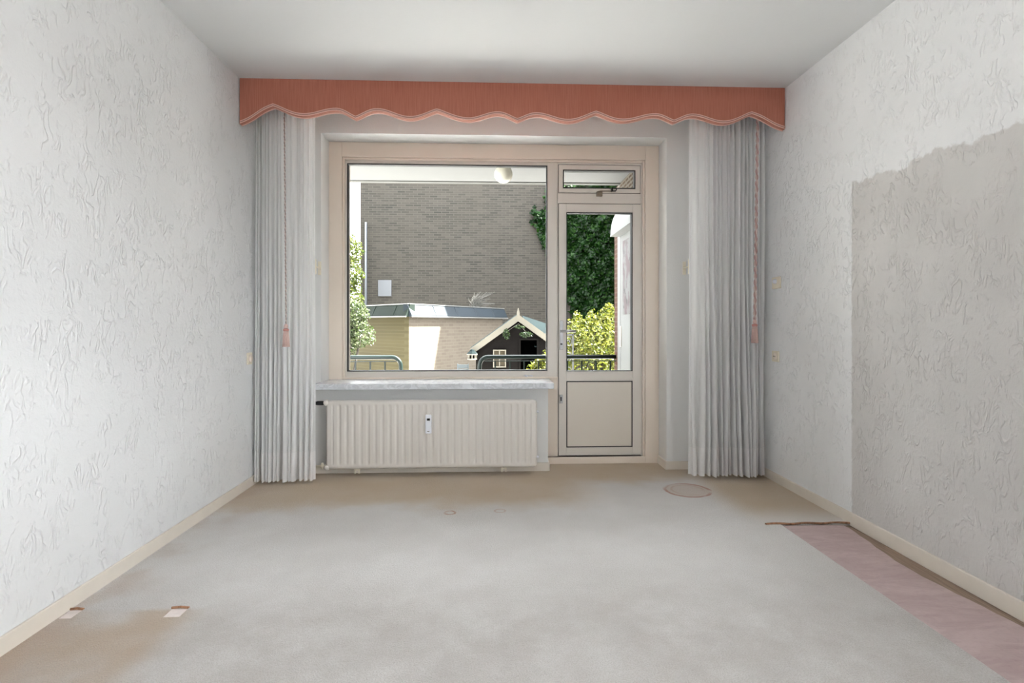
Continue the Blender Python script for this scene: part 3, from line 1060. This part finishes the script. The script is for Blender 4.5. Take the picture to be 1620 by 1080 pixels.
tag(MB().box(-40, 40, -25, 60, GZ - .4, GZ).build('ground', M['pave']), 'pale garden paving behind the balcony', 'ground', kind='structure')
M['dim_ground'] = plain('dim_ground_green', (44, 62, 34), 0.95, var=0.3, vs=8)  # dark surface added out of view to cut bounced light
tag(MB().box(2.3, 40, -25, 4.4, GZ, GZ + .02).build('dim_ground', M['dim_ground']), 'unseen dark ground added to cut light bounced into the side window', 'dim_ground', kind='structure')
tag(MB().box(-4.5, 1.62, YO, 7.12, GZ, -.25).build('balcony_floor', M['conc']), 'pale concrete balcony floor outside the door', 'balcony floor', kind='structure')
SOY = 6.82
SZ = Z(700, 288, SOY)
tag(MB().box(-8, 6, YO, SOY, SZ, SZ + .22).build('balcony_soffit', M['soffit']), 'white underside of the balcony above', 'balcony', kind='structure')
tag(MB().box(-8, 6, SOY - .05, SOY + .03, SZ - .012, SZ + .25).build('soffit_edge', plain('grey_drip_edge', (196, 196, 190), .7)), 'pale edge strip of the balcony above', 'balcony edge', kind='structure')
# globe lamp under the soffit
gc = P(796.5, 275.5, 5.75)
gl = thing('globe_lamp', (gc.x, gc.y, gc.z - .1), 'white globe lamp hanging under the balcony above', 'lamp')
rr = .097
MB().lathe([(rr * math.sin(q) + .0005, -rr * math.cos(q)) for q in np.linspace(0, math.pi, 17)], gc, 'Z', 24).build('globe', M['globe'], gl, smooth=True)
MB().lathe([(.058, rr * .8), (.066, rr * .85), (.066, SZ - gc.z)], gc, 'Z', 20).build('fitting', plain('grey_fitting', (190, 186, 172), .5), gl, smooth=True)

RYY = 7.02


def railing(pxs, side, label):
    """top tube that turns down at one end, flat bar under it, balusters"""
    zt_ = Z(800, 564.5, RYY)
    x_end = X(pxs[0], RYY)
    x_far = X(pxs[1], RYY)
    root = thing('railing', ((x_end + x_far) / 2, RYY, -.25), label, 'railing', 'balcony railings')
    s = 1 if x_far > x_end else -1
    r = 0.11
    pts = [(x_far, RYY, zt_)]
    for q in np.linspace(0, math.pi / 2, 9):
        pts.append((x_end + s * (r - r * math.sin(q)) , RYY, zt_ - r + r * math.cos(q)))
    pts.append((x_end - s * .03, RYY, -.25))
    MB().tube(pts, .027, 12).build('top_rail', M['rail'], root, smooth=True)
    zb_ = zt_ - .048
    MB().box(min(x_end + s * .06, x_far), max(x_end + s * .06, x_far), RYY - .018, RYY + .018, zb_ - .010, zb_).build('flat_bar', M['rail'], root)
    MB().box(min(x_end, x_far), max(x_end, x_far), RYY - .018, RYY + .018, -.17, -.158).build('flat_bar', M['rail'], root)
    x = x_end + s * .2
    while (x - x_far) * s < -.02:
        MB().box(x - .009, x + .009, RYY - .009, RYY + .009, -.16, zb_ - .01).build('baluster', M['rail'], root)
        x += s * .187
    return root


railing((634, 380), -1, 'green balcony railing at the left, its end bent down beside the steps')
railing((759, 977.5), 1, 'green balcony railing at the right, running to the brick corner')

# side wall of the balcony with its white door, seen edge-on
WX = 1.64
b = MB()
b.box(WX, WX + .6, YO, 6.92, GZ, SZ)
tag(b.build('wall_balcony', M['wing']), 'pale jointed brick wall at the right end of the balcony', 'wall', kind='structure')
tag(MB().box(WX, WX + .6, 6.92, 7.10, GZ, SZ).build('brick_pier', M['rust_brick']), 'reddish brick pier ending the balcony side wall', 'pier', kind='structure')
d2 = thing('door_2', (WX, 6.0, -.25), 'white side door on the balcony, seen at a slant', 'door', kind='structure')
MB().box(WX - .008, WX, 6.74, 6.90, -.25, 2.22).build('frame', M['white_lac'], d2, bevel=.004)
MB().box(WX - .004, WX, 5.0, 6.74, -.25, 2.22).build('leaf', M['white_lac'], d2, bevel=.004)
MB().box(WX - .022, WX - .004, 6.70, 6.73, .82, 1.08).build('grip', M['alu'], d2, bevel=.004)
aw = thing('awning', (WX, 6.0, 2.2), 'white rounded awning box above the balcony side door', 'awning')
pr = [(WX - .002, 0, 2.52)] + [(WX - .125 * math.sin(q), 0, 2.52 - .30 * (1 - math.cos(q))) for q in np.linspace(.15, math.pi / 2, 8)] + [(WX - .002, 0, 2.22)]
MB().prism(pr, (0, 4.9, 0), (0, 6.78, 0)).build('cassette', M['white_lac'], aw)
MB().prism([(WX - .128, 0, 2.20), (WX - .002, 0, 2.20), (WX - .002, 0, 2.22), (WX - .128, 0, 2.22)], (0, 4.9, 0), (0, 6.78, 0)).build('valance_bar', M['white_lac'], aw)


def poster_mat():
    m, nt, b_ = mat_new('printed_petals')
    b_.inputs['Roughness'].default_value = 0.4
    p = pos(nt, (1, 1.0, 1.0))
    n1 = noise(nt, pos(nt, (1, 3.4, 2.0)), 1.8, 4, .6, .8)
    n2 = noise(nt, pos(nt, (1, 5, 2.6)), 2.6, 3, .6, .5)
    col = mixc(nt, smoothstep(nt, n1, .47, .56), lin((238, 238, 240)), lin((176, 130, 140)))
    col = mixc(nt, smoothstep(nt, n2, .56, .62), col, lin((96, 78, 84)))
    link(nt, col, b_.inputs['Base Color'])
    return m


tag(MB().box(WX - .008, WX - .004, 5.7, 6.62, 1.22, 2.12).build('poster', poster_mat()), 'white poster printed with pink petals on the side door', 'poster')

# ------------------------------------------------------------------ outside: the tall brick building and its wall
BY = 17.0
bx0 = X(570, BY)
ALB = 0.25
M['dbrick'] = brick_mat('dark_brick', (92, 87, 79), (66, 63, 58), (104, 99, 90), 'x', .070, .25, mort=.009, stain=(92, 86, 76), bstr=0.0)
bld = thing('building', (3, BY + 3, GZ), 'tall dark brick blind wall of the building across the garden', 'building')
MB().box(bx0, 13, BY, BY + 6, GZ, 6.1).build('wall', M['dbrick'], bld)
MB().box(bx0, 13, BY, BY + 6, 6.1, 6.25).build('coping', M['conc'], bld)
# pale scuffed bloom on the bricks
ALB = 0.12
c = P(579.5, 352, BY)
tag(MB().tube([(c.x, BY - .05, c.z), (c.x, BY - .05, GZ)], .035, 8).build('drainpipe', plain('zinc_pipe', (150, 158, 168), .5), None, smooth=True), 'thin grey drainpipe at the left edge of the dark brick wall', 'drainpipe')
r = R(598.5, 619.5, 443, 468.5, BY)
nb = thing('notice_board', ((r[0] + r[1]) / 2, BY, r[2]), 'plain white board fixed on the dark brick wall', 'board')
MB().box(r[0], r[1], BY - .045, BY - .002, r[2], r[3]).build('panel', plain('white_board', (176, 180, 188), .5), nb, bevel=.006)

# unseen block added at the right to shade half of the shed
e0, ed = Vector((3.42, 12.26, 0)), Vector((.69, -.18, 0)).normalized()
nrm = Vector((-ed.y, ed.x, 0))
e1 = e0 + ed * 9
poly = [e0, e1, e1 + nrm * 4.2, e0 + nrm * 4.2]
shade_blk = thing('light_blocker', tuple((e0 + e1) / 2 + Vector((0, 2, GZ))), 'unseen brick block added at the right to shade the shed', 'house', kind='structure')
MB().prism([(p.x, p.y, GZ) for p in poly], (0, 0, 0), (0, 0, 6.8 - GZ)).build('wall', M['rust_brick'], shade_blk)
MB().prism([(p.x, p.y, 6.8) for p in poly], (0, 0, 0), (0, 0, .2)).build('roof_edge', M['conc'], shade_blk)

lhs = thing('light_blocker', (-8.5, 9, GZ), 'unseen brick block added at the left to keep sky off the right wall', 'house', kind='structure')  # unseen block added to keep open sky off the right wall
MB().box(-13, -5.2, 5.5, 12.6, GZ, 7.0).build('wall', M['dbrick'], lhs)
MB().box(-13, -5.2, 5.5, 12.6, 7.0, 7.2).build('roof_edge', M['conc'], lhs)

# ------------------------------------------------------------------ shed with sloping felted roof edge
A = P(647, 513, 11.0); A.z = 0
B = P(795, 513, 14.2); B.z = 0
Cc = P(540, 513, 13.0); Cc.z = 0
Dd = Vector((-1.6, 15.6, 0))
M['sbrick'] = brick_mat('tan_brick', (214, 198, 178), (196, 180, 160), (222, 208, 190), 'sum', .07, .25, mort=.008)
M['obrick'] = brick_mat('bounce_tinted_yellow_brick', (166, 152, 100), (142, 130, 84), (176, 164, 116), 'sum', .07, .25, mort=.008)  # yellow brick, olive tint paints in light bounced off foliage
M['felt_roof'] = plain('blue_grey_lead', (96, 110, 122), .5, var=.18, vs=2.5, spec=.2)
M['felt_green'] = plain('green_grey_lead', (86, 102, 92), .7, var=.25, vs=2.5, spec=.06)
shed = thing('garden_shed', tuple(Vector((-1.2, 12.8, GZ))), 'low brick garden shed with lead roof edge, its corner towards us', 'shed')
wt, ft, top = 1.275, 1.255, 1.505


def wall_seg(p, q, z0, z1, t, mt, nm, par):
    d = (q - p).normalized()
    cc = (A + B + Cc + Dd) / 4
    pl = [p, q, q + (cc - q).normalized() * t, p + (cc - p).normalized() * t]
    return MB().prism([(v.x, v.y, z0) for v in pl], (0, 0, 0), (0, 0, z1 - z0)).build(nm, mt, par)


tag(wall_seg(A, B, GZ, wt, .2, M['sbrick'], 'wall', shed), 'tan brick wall, half sunlit')
tag(wall_seg(Cc, A, GZ, wt, .2, M['obrick'], 'wall', shed), 'yellowish brick wall, its olive tint painting in foliage bounce')
wall_seg(B, Dd, GZ, wt, .2, M['sbrick'], 'wall', shed)
wall_seg(Dd, Cc, GZ, wt, .2, M['sbrick'], 'wall', shed)
cen = (A + B + Cc + Dd) / 4
def outw(p, k): 
    d = (p - cen); return p + d.normalized() * k
MB().prism([(outw(p, -.05).x, outw(p, -.05).y, 1.30) for p in (A, B, Dd, Cc)], (0, 0, 0), (0, 0, .16)).build('roof', M['felt_roof'], shed)


def fascia(p, q, mt):
    """sloping skirt of the roof: top edge set back, foot sticking out"""
    d = (q - p).normalized()
    n_ = Vector((d.y, -d.x, 0))
    sec = [(.11, ft), (.12, ft + .03), (.02, top - .02), (.0, top), (-.1, top), (-.1, ft)]
    vs, fs = [], []
    for e_ in (p - d * .06, q + d * .06):
        vs += [e_ + n_ * a_ + Vector((0, 0, z_)) for a_, z_ in sec]
    m_ = len(sec)
    for k in range(m_):
        fs.append((k, (k + 1) % m_, m_ + (k + 1) % m_, m_ + k))
    fs += [tuple(range(m_))[::-1], tuple(range(m_, 2 * m_))]
    o = MB().add(vs, fs).build('roof_skirt', mt, shed)
    for z_, off, h_ in ((ft - .012, .125, .03), (top - .004, .012, .022)):
        q0, q1 = p + n_ * off - d * .07, q + n_ * off + d * .07
        MB().tube([(q0.x, q0.y, z_ + h_ / 2), (q1.x, q1.y, z_ + h_ / 2)], h_ / 2, 8).build('edge_strip', plain('pale_zinc', (205, 206, 202), .4), shed)
    # standing seams
    L_ = (q - p).length
    s_ = 0.75
    while s_ < L_:
        q0 = p + d * s_
        MB().tube([(q0 + n_ * .122 + Vector((0, 0, ft + .02))), (q0 + n_ * .022 + Vector((0, 0, top - .01)))], .008, 6).build('seam', mt, shed)
        s_ += 0.8


fascia(A, B, M['felt_roof'])
fascia(Cc, A, M['felt_green'])

# ------------------------------------------------------------------ playhouse
HY = 9.0
M['dark_wood'] = wood_mat('dark_stained_boards', (34, 29, 27), (48, 43, 40), (2, 2, 16), .8, .06)
M['cream_paint'] = plain('cream_paint', (236, 226, 204), .5)
M['teal'] = plain('teal_roofing', (64, 82, 84), .85, var=.2, vs=3, spec=.05)
ph = thing('playhouse', (X(820, HY), HY + .6, GZ), 'dark wooden playhouse with cream gable boards and pointed finial', 'playhouse')
pk = P(820, 497, HY)
el, er = P(743, 552, HY), P(897, 553, HY)
wl, wr = X(753, HY + .05), X(888, HY + .05)
ez = el.z + .0
HD = 1.1
gable = [(wl, HY + .06, GZ), (wr, HY + .06, GZ), (wr, HY + .06, ez), (pk.x, HY + .06, pk.z - .06), (wl, HY + .06, ez)]
# door opening cut by building the front from pieces
dx0, dx1, dz1 = X(824, HY), X(850, HY), Z(836, 538, HY)
b = MB()
b.prism(gable, (0, .10, 0), (0, HD, 0))
fz = lambda x_: (pk.z - .06) - abs(x_ - pk.x) * ((pk.z - .06 - ez) / (pk.x - wl))
b.prism([(wl, HY + .06, GZ), (dx0, HY + .06, GZ), (dx0, HY + .06, fz(dx0)), (pk.x, HY + .06, fz(pk.x)), (wl, HY + .06, ez)] if dx0 > pk.x else [(wl, HY + .06, GZ), (dx0, HY + .06, GZ), (dx0, HY + .06, fz(dx0)), (wl, HY + .06, ez)], (0, 0, 0), (0, .10, 0))
b.prism([(dx1, HY + .06, GZ), (wr, HY + .06, GZ), (wr, HY + .06, ez), (dx1, HY + .06, fz(dx1))], (0, 0, 0), (0, .10, 0))
b.prism([(dx0, HY + .06, dz1), (dx1, HY + .06, dz1), (dx1, HY + .06, fz(dx1)), (dx0, HY + .06, fz(dx0))], (0, 0, 0), (0, .10, 0))
b.build('wall', M['dark_wood'], ph)
MB().ring((dx0 - .03, dx1 + .03, GZ, dz1 + .03), (dx0, dx1, GZ + .001, dz1), HY + .045, HY + .07).build('door_frame', M['dark_wood'], ph)
MB().box(dx0 + .005, dx1 - .005, HY + .12, HY + .158, GZ, dz1 - .005).build('doorway_shade', plain('opening_shade', (4, 4, 4), .9, spec=0.0), ph)  # black panel painting the shade inside the opening
bh = .092
for (e_, s_) in ((el, -1), (er, 1)):
    d_ = Vector((e_.x - pk.x, 0, e_.z - pk.z))
    pl = [(pk.x, HY, pk.z), (e_.x, HY, e_.z), (e_.x - s_ * .0, HY, e_.z - .02), (e_.x - s_ * .05, HY, e_.z - bh * .85), (pk.x, HY, pk.z - bh * 1.25)]
    if s_ > 0: pl = pl[::-1]
    MB().prism(pl, (0, 0, 0), (0, .04, 0)).build('gable_board', M['cream_paint'], ph)
    MB().prism([(pk.x, 0, pk.z - .03), (pk.x, 0, pk.z), (e_.x, 0, e_.z), (e_.x, 0, e_.z - .03)], (0, HY + .04, 0), (0, HY + HD + .1, 0)).build('roof', M['teal'], ph)
fw = .022
MB().prism([(pk.x - fw, HY - .012, pk.z - .075), (pk.x + fw, HY - .012, pk.z - .075), (pk.x + fw, HY - .012, pk.z + .02), (pk.x + .004, HY - .012, pk.z + .105), (pk.x - .004, HY - .012, pk.z + .105), (pk.x - fw, HY - .012, pk.z + .02)], (0, 0, 0), (0, .05, 0)).build('finial', M['cream_paint'], ph)
# lean-to roof that rises behind the right slope
q = [P(826, 499, 9.7), P(884, 518, 9.7), P(890, 556, 9.1), P(846, 547, 9.1)]
nn = (q[1] - q[0]).cross(q[3] - q[0]).normalized()
MB().prism(q, (0, 0, 0), tuple(nn * .025 if nn.y > 0 else -nn * .025)).build('lean_to_roof', M['teal'], ph)
wr_ = R(780, 800.5, 553, 581, HY + .05)
pw = MB().ring(wr_, (wr_[0] + .018, wr_[1] - .018, wr_[2] + .018, wr_[3] - .018), HY + .03, HY + .06)
xm = (wr_[0] + wr_[1]) / 2
zm = (wr_[2] + wr_[3]) / 2 + .01
pw.box(xm - .008, xm + .008, HY + .035, HY + .06, wr_[2] + .018, wr_[3] - .018)
pw.box(wr_[0] + .018, wr_[1] - .018, HY + .036, HY + .06, zm - .008, zm + .008)
pw = pw.build('window', M['cream_paint'], ph)
MB().box(wr_[0] + .018, wr_[1] - .018, HY + .05, HY + .059, wr_[2] + .018, wr_[3] - .018).build('pane', plain('tan_curtained_pane', (126, 110, 80), .3), pw)

# bird house hung from the left end of the gable
by_ = 8.93
c = P(747, 560, by_)
bhs = thing('bird_house', (c.x, by_, c.z - .1), 'small white bird house with teal cone roof at the playhouse eave', 'bird house')
MB().lathe([(.088, Z(747, 559.5, by_) - c.z), (.09, Z(747, 559, by_) - c.z), (.045, .05), (.03, .075), (.004, .082)], c, 'Z', 8).build('roof', M['teal'], bhs)
zb0, zb1 = Z(747, 569, by_) - c.z, Z(747, 559.5, by_) - c.z
MB().lathe([(.06, zb0), (.078, zb0 + .004), (.078, zb0 + .02), (.07, zb0 + .022)], c, 'Z', 8).build('tray', M['cream_paint'], bhs)
for k in range(8):
    a_ = 2 * math.pi * (k + .0) / 8
    px_, py_ = c.x + .07 * math.cos(a_), by_ + .07 * math.sin(a_)
    MB().box(px_ - .008, px_ + .008, py_ - .008, py_ + .008, c.z + zb0 + .02, c.z + zb1 + .003).build('post', M['cream_paint'], bhs)
MB().lathe([(.088, zb1 - .016), (.088, zb1)], c, 'Z', 8).build('rim', M['cream_paint'], bhs)
MB().lathe([(.045, zb0 + .02), (.045, zb1 - .014)], c, 'Z', 8).build('core', M['dark_wood'], bhs)
MB().tube([(c.x, by_, c.z + .08), (c.x, by_ + .02, el.z - .03), (el.x + .03, HY + .02, el.z - .02)], .006, 6).build('hook', M['dark_metal'], bhs)

# garden chair of pale slats
cy_ = 10.2
cr = R(723, 741.5, 576.5, 600, cy_)
M['slat'] = plain('pale_blue_slats', (168, 184, 190), .5)
gch = thing('garden_chair', ((cr[0] + cr[1]) / 2, cy_, GZ), 'pale blue slatted garden chair left of the playhouse', 'chair')
for k in range(5):
    z_ = cr[3] - .075 * k
    MB().box(cr[0] + .012, cr[1] - .012, cy_ + .01 - .012 * k, cy_ + .03 - .012 * k, z_ - .066, z_).build('back_slat', M['slat'], gch)
for x_ in (cr[0], cr[1] - .02):
    MB().prism([(x_, cy_ + .03, cr[3] + .01), (x_, cy_ + .06, cr[3] + .01), (x_, cy_ - .0, GZ), (x_, cy_ - .03, GZ)], (0, 0, 0), (.02, 0, 0)).build('back_leg', M['slat'], gch)
    MB().box(x_, x_ + .02, cy_ - .42, cy_ - .39, GZ, GZ + .44).build('front_leg', M['slat'], gch)
for k in range(5):
    MB().box(cr[0] + .0, cr[1] + .0, cy_ - .42 + .08 * k, cy_ - .35 + .08 * k, GZ + .44, GZ + .46).build('seat_slat', M['slat'], gch)

# white ornamental iron post beyond the railing
iy = 7.55
ip = thing('iron_trellis', (X(900, iy), iy, GZ), 'white ornamental iron trellis post with scrolls behind the railing', 'trellis')
for px in (879, 906.5):
    x_ = X(px, iy)
    MB().box(x_ - .011, x_ + .011, iy - .011, iy + .011, GZ, Z(px, 528, iy)).build('post', M['white_lac'], ip)
x0_, x1_ = X(879, iy), X(906.5, iy)
MB().box(x0_, x1_, iy - .011, iy + .011, Z(890, 531, iy), Z(890, 528, iy)).build('top_bar', M['white_lac'], ip)
for k in range(4):
    cz = Z(890, 541, iy) - .21 * k
    for s_ in (-1, 1):
        cxx = (x0_ + x1_) / 2 + s_ * (x1_ - x0_) * .25
        pts = [(cxx + s_ * (.014 + .0028 * q_) * math.cos(q_ * .62), iy, cz + (.016 + .0045 * q_) * math.sin(q_ * .62)) for q_ in range(17)]
        MB().tube(pts, .006, 6).build('scroll', M['white_lac'], ip, smooth=True)

# ------------------------------------------------------------------ plants


def leaves(pts, nrm, size, mat, name, parent, asp=0.5, jit=0.9):
    """one folded leaf per point"""
    n = len(pts)
    d = RNG.normal(size=(n, 3)) * jit + nrm
    d /= np.linalg.norm(d, axis=1)[:, None] + 1e-9
    a = RNG.normal(size=(n, 3))
    a[:, 2] -= 0.3
    a -= d * (a * d).sum(1)[:, None]
    a /= np.linalg.norm(a, axis=1)[:, None] + 1e-9
    w = np.cross(d, a)
    s = size * RNG.uniform(.6, 1.3, n)[:, None]
    p0 = pts - a * s * .5
    p2 = pts + a * s * .5 - d * s * .12
    p1 = pts + w * s * asp * .5 + d * s * .10
    p3 = pts - w * s * asp * .5 + d * s * .10
    pm = pts
    v = np.stack([p0, p1, p2, p3, pm], 1).reshape(-1, 3)
    base = np.arange(n) * 5
    f = np.concatenate([np.stack([base, base + 1, base + 4], 1), np.stack([base + 1, base + 2, base + 4], 1), np.stack([base + 2, base + 3, base + 4], 1), np.stack([base + 3, base, base + 4], 1)])
    m = MB()
    m.v = v.tolist()
    m.f = f.tolist()
    return m.build(name, mat, parent)


def blob_points(clumps, n):
    """points near the surface of several ellipsoids; clumps = (cx, cy, cz, rx, ry, rz)"""
    vol = np.array([c[3] * c[5] for c in clumps])
    cnt = np.maximum(1, (n * vol / vol.sum()).astype(int))
    P_, N_ = [], []
    for c, k in zip(clumps, cnt):
        q = RNG.normal(size=(k, 3))
        q /= np.linalg.norm(q, axis=1)[:, None]
        r = RNG.uniform(.35, 1.0, k) ** .45
        r *= 1 + .12 * np.sin(q[:, 0] * 9 + c[0] * 5) * np.cos(q[:, 2] * 8) + RNG.normal(size=k) * .05
        P_.append(np.array(c[:3]) + q * r[:, None] * np.array(c[3:]))
        N_.append(q + np.array([.0, 0, .35]))
    return np.concatenate(P_), np.concatenate(N_)


def bush(name, base, clumps, n, size, mat, label, cat='bush', group=None, asp=.5, stems=5, twig=None):
    t = thing(name, base, label, cat, group)
    p, nn_ = blob_points(clumps, n)
    keep = p[:, 2] > GZ + .02
    leaves(p[keep], nn_[keep], size, mat, 'foliage', t, asp)
    b = MB()
    rg_ = random.Random(n)
    for k in range(stems):
        c = clumps[k % len(clumps)]
        b.tube([(base[0] + rg_.uniform(-.05, .05), base[1] + rg_.uniform(-.05, .05), base[2]), ((base[0] + c[0]) / 2, (base[1] + c[1]) / 2, (base[2] + c[2]) / 2), (c[0], c[1], c[2]), (c[0] + rg_.uniform(-.3, .3) * c[3], c[1], c[2] + c[5] * .7)], [.03, .022, .014, .005], 6)
    b.build('stem', M['bark'], t, smooth=True)
    return t


M['bark'] = plain('brown_bark', (92, 74, 58), .9, var=.3, vs=12)
M['leaf_y'] = leaf_mat('yellow_green_leaves', (202, 220, 56), (252, 250, 104), (168, 190, 70))
M['leaf_v'] = leaf_mat('variegated_leaves', (92, 128, 56), (164, 188, 108), (210, 220, 172))
M['leaf_t'] = leaf_mat('tree_leaves', (160, 186, 62), (196, 210, 88), (112, 144, 54))
M['leaf_i'] = leaf_mat('ivy_leaves', (22, 66, 16), (46, 98, 30), (78, 130, 52), trans=.2, gloss=.015)
M['leaf_d'] = leaf_mat('dark_leaves', (52, 88, 44), (84, 122, 56), (112, 140, 70), trans=.3)

# left: pale variegated shrub and the trees behind it
c = P(566, 513, 9.0)
bush('variegated_shrub', (c.x - .25, 9.0, GZ), [(c.x - .15, 9.0, 1.12, .30, .32, .36), (c.x - .05, 8.95, 1.28, .26, .26, .22), (c.x - .5, 9.1, 1.2, .5, .4, .5), (c.x + .05, 9.0, .92, .24, .26, .2), (c.x - .25, 9.0, .75, .28, .3, .22)], 5200, .062, M['leaf_v'], 'pale green leafy shrub at the left edge of the window', 'shrub')
tc = [(-3.9, 15.0, 3.1, .42, .5, .5), (-3.88, 15.0, 2.45, .42, .5, .5), (-3.88, 15.0, 1.8, .42, .5, .5), (-3.86, 15.0, 1.1, .42, .5, .5), (-4.7, 15.4, 2.8, .8, .8, .8), (-4.8, 15.4, 1.5, .8, .8, .9), (-5.7, 15.5, 3.1, .9, .9, .9)]
bush('tree', (-5.2, 15.3, GZ), tc, 18000, .10, M['leaf_t'], 'bright yellow-green tree left of the dark brick wall', 'tree', stems=7)
# right: yellow-green bush behind the railing
c = P(938, 513, 10.9)
k_ = 10.9 / 9.4
rb = [(c.x + k_ * dx, 10.9 + k_ * dy, CZ + k_ * (z - CZ), k_ * rx, k_ * ry, k_ * rz) for dx, dy, z, rx, ry, rz in ((0, 0, .85, .42, .4, .42), (-.35, .05, .75, .32, .35, .42), (.3, .1, 1.0, .34, .35, .38), (-.1, 0, .35, .6, .45, .5), (.5, .2, .5, .5, .5, .6), (-.28, 0, 1.12, .09, .1, .22), (-.02, 0, 1.2, .08, .1, .16), (.27, 0, 1.33, .13, .12, .14))]
bush('yellow_bush', (c.x, 10.9, GZ), rb, 7500, .075, M['leaf_y'], 'bright yellow-green bush behind the railing, seen through the door', 'bush')
c = P(858, 513, 7.9)
bush('lime_shrub', (c.x, 7.9, GZ), [(c.x, 7.9, .40, .24, .2, .22), (c.x + .14, 7.9, .55, .2, .2, .18), (c.x - .08, 7.85, .3, .14, .15, .12), (c.x + .1, 7.9, .0, .3, .25, .3)], 2300, .06, M['leaf_y'], 'small lime shrub before the playhouse at the window corner', 'shrub')
# leaf clusters standing in for a green reflection under the gable
c = P(828, 521, 8.95)
t = thing('reflection_leaves', (c.x, HY, c.z), 'leaf clusters added for the green reflection under the playhouse gable', 'plant')
cl = [(P(801, 528, 8.95).x, 8.95, P(801, 528, 8.95).z, .06, .05, .09), (P(832, 529, 8.95).x, 8.95, P(832, 529, 8.95).z, .11, .05, .05), (P(822, 517, 8.95).x, 8.95, P(822, 517, 8.95).z, .09, .05, .03)]
p, nn_ = blob_points(cl, 260)
leaves(p, nn_, .045, M['leaf_d'], 'foliage', t)
MB().tube([P(801, 525, 8.97), P(820, 512, 9.0), P(834, 527, 8.97)], .005, 5).build('stem', M['bark'], t)


# climbing ivy on the brick building
ivy_poly = [(842, 333), (856, 338), (872, 330), (884, 322), (912, 316), (938, 300), (944, 287), (975, 278), (1060, 268), (1080, 560), (930, 560), (913, 512), (906, 492), (896, 462), (880, 425), (866, 396), (853, 366), (846, 348)]


def inside(px, py, poly):
    r_ = np.zeros(len(px), bool)
    j = len(poly) - 1
    for i in range(len(poly)):
        xi, yi = poly[i]
        xj, yj = poly[j]
        c_ = ((yi > py) != (yj > py)) & (px < (xj - xi) * (py - yi) / (yj - yi + 1e-9) + xi)
        r_ ^= c_
        j = i
    return r_


n = 32000
ipx, ipy = RNG.uniform(835, 1085, n), RNG.uniform(262, 565, n)
jx = RNG.normal(size=n) * 3.5
ok = inside(ipx + jx, ipy + RNG.normal(size=n) * 3.5, ivy_poly)
# small outlying sprigs
sx_, sy_ = RNG.uniform(885, 940, 90), RNG.normal(293, 5, 90)
ipx, ipy = np.concatenate([ipx[ok], sx_, RNG.normal(868, 4, 60)]), np.concatenate([ipy[ok], sy_, RNG.normal(312, 6, 60)])
depth = RNG.uniform(.02, .34, len(ipx)) * (0.6 + .4 * np.sin(ipx * .21) * np.cos(ipy * .17))
pts = np.array([tuple(P(a_, c_, BY)) for a_, c_ in zip(ipx, ipy)])
pts[:, 1] -= np.clip(depth, .02, None) + .03
nv = np.tile(np.array([[0, -1.0, .5]]), (len(pts), 1))
ivy = thing('ivy', (4.2, BY, GZ), 'dense dark green ivy climbing over the dark brick wall', 'ivy')
leaves(pts, nv, .145, M['leaf_i'], 'foliage', ivy, asp=.85, jit=.5)
b = MB()
for k in range(9):
    x_ = 2.5 + .55 * k
    b.tube([(x_, BY - .03, GZ), (x_ + .2 * math.sin(k), BY - .03, 1.5), (x_ + .3 * math.sin(k * 2), BY - .03, 3.6)], [.03, .02, .008], 5)
b.build('stem', M['bark'], ivy)

# pale dry twigs standing on the shed roof
rg_ = random.Random(21)
b = MB()
base = P(752, 489, 14.1)
base.z = top + .03
for k in range(70):
    e_ = P(748 + rg_.gauss(14, 9), 467 + rg_.uniform(-6, 20), 14.1)
    s0 = base + Vector((rg_.uniform(-.06, .1), rg_.uniform(-.05, .05), 0))
    e_.y += rg_.uniform(-.12, .12)
    mid = s0.lerp(e_, .5) + Vector((-.06, 0, .06))
    b.tube([s0, mid, e_], [.006, .005, .0025], 4)
t = tag(b.build('dry_grass', plain('straw', (170, 166, 154), .8)), 'pale dry grass tuft growing at the shed roof edge', 'grass')
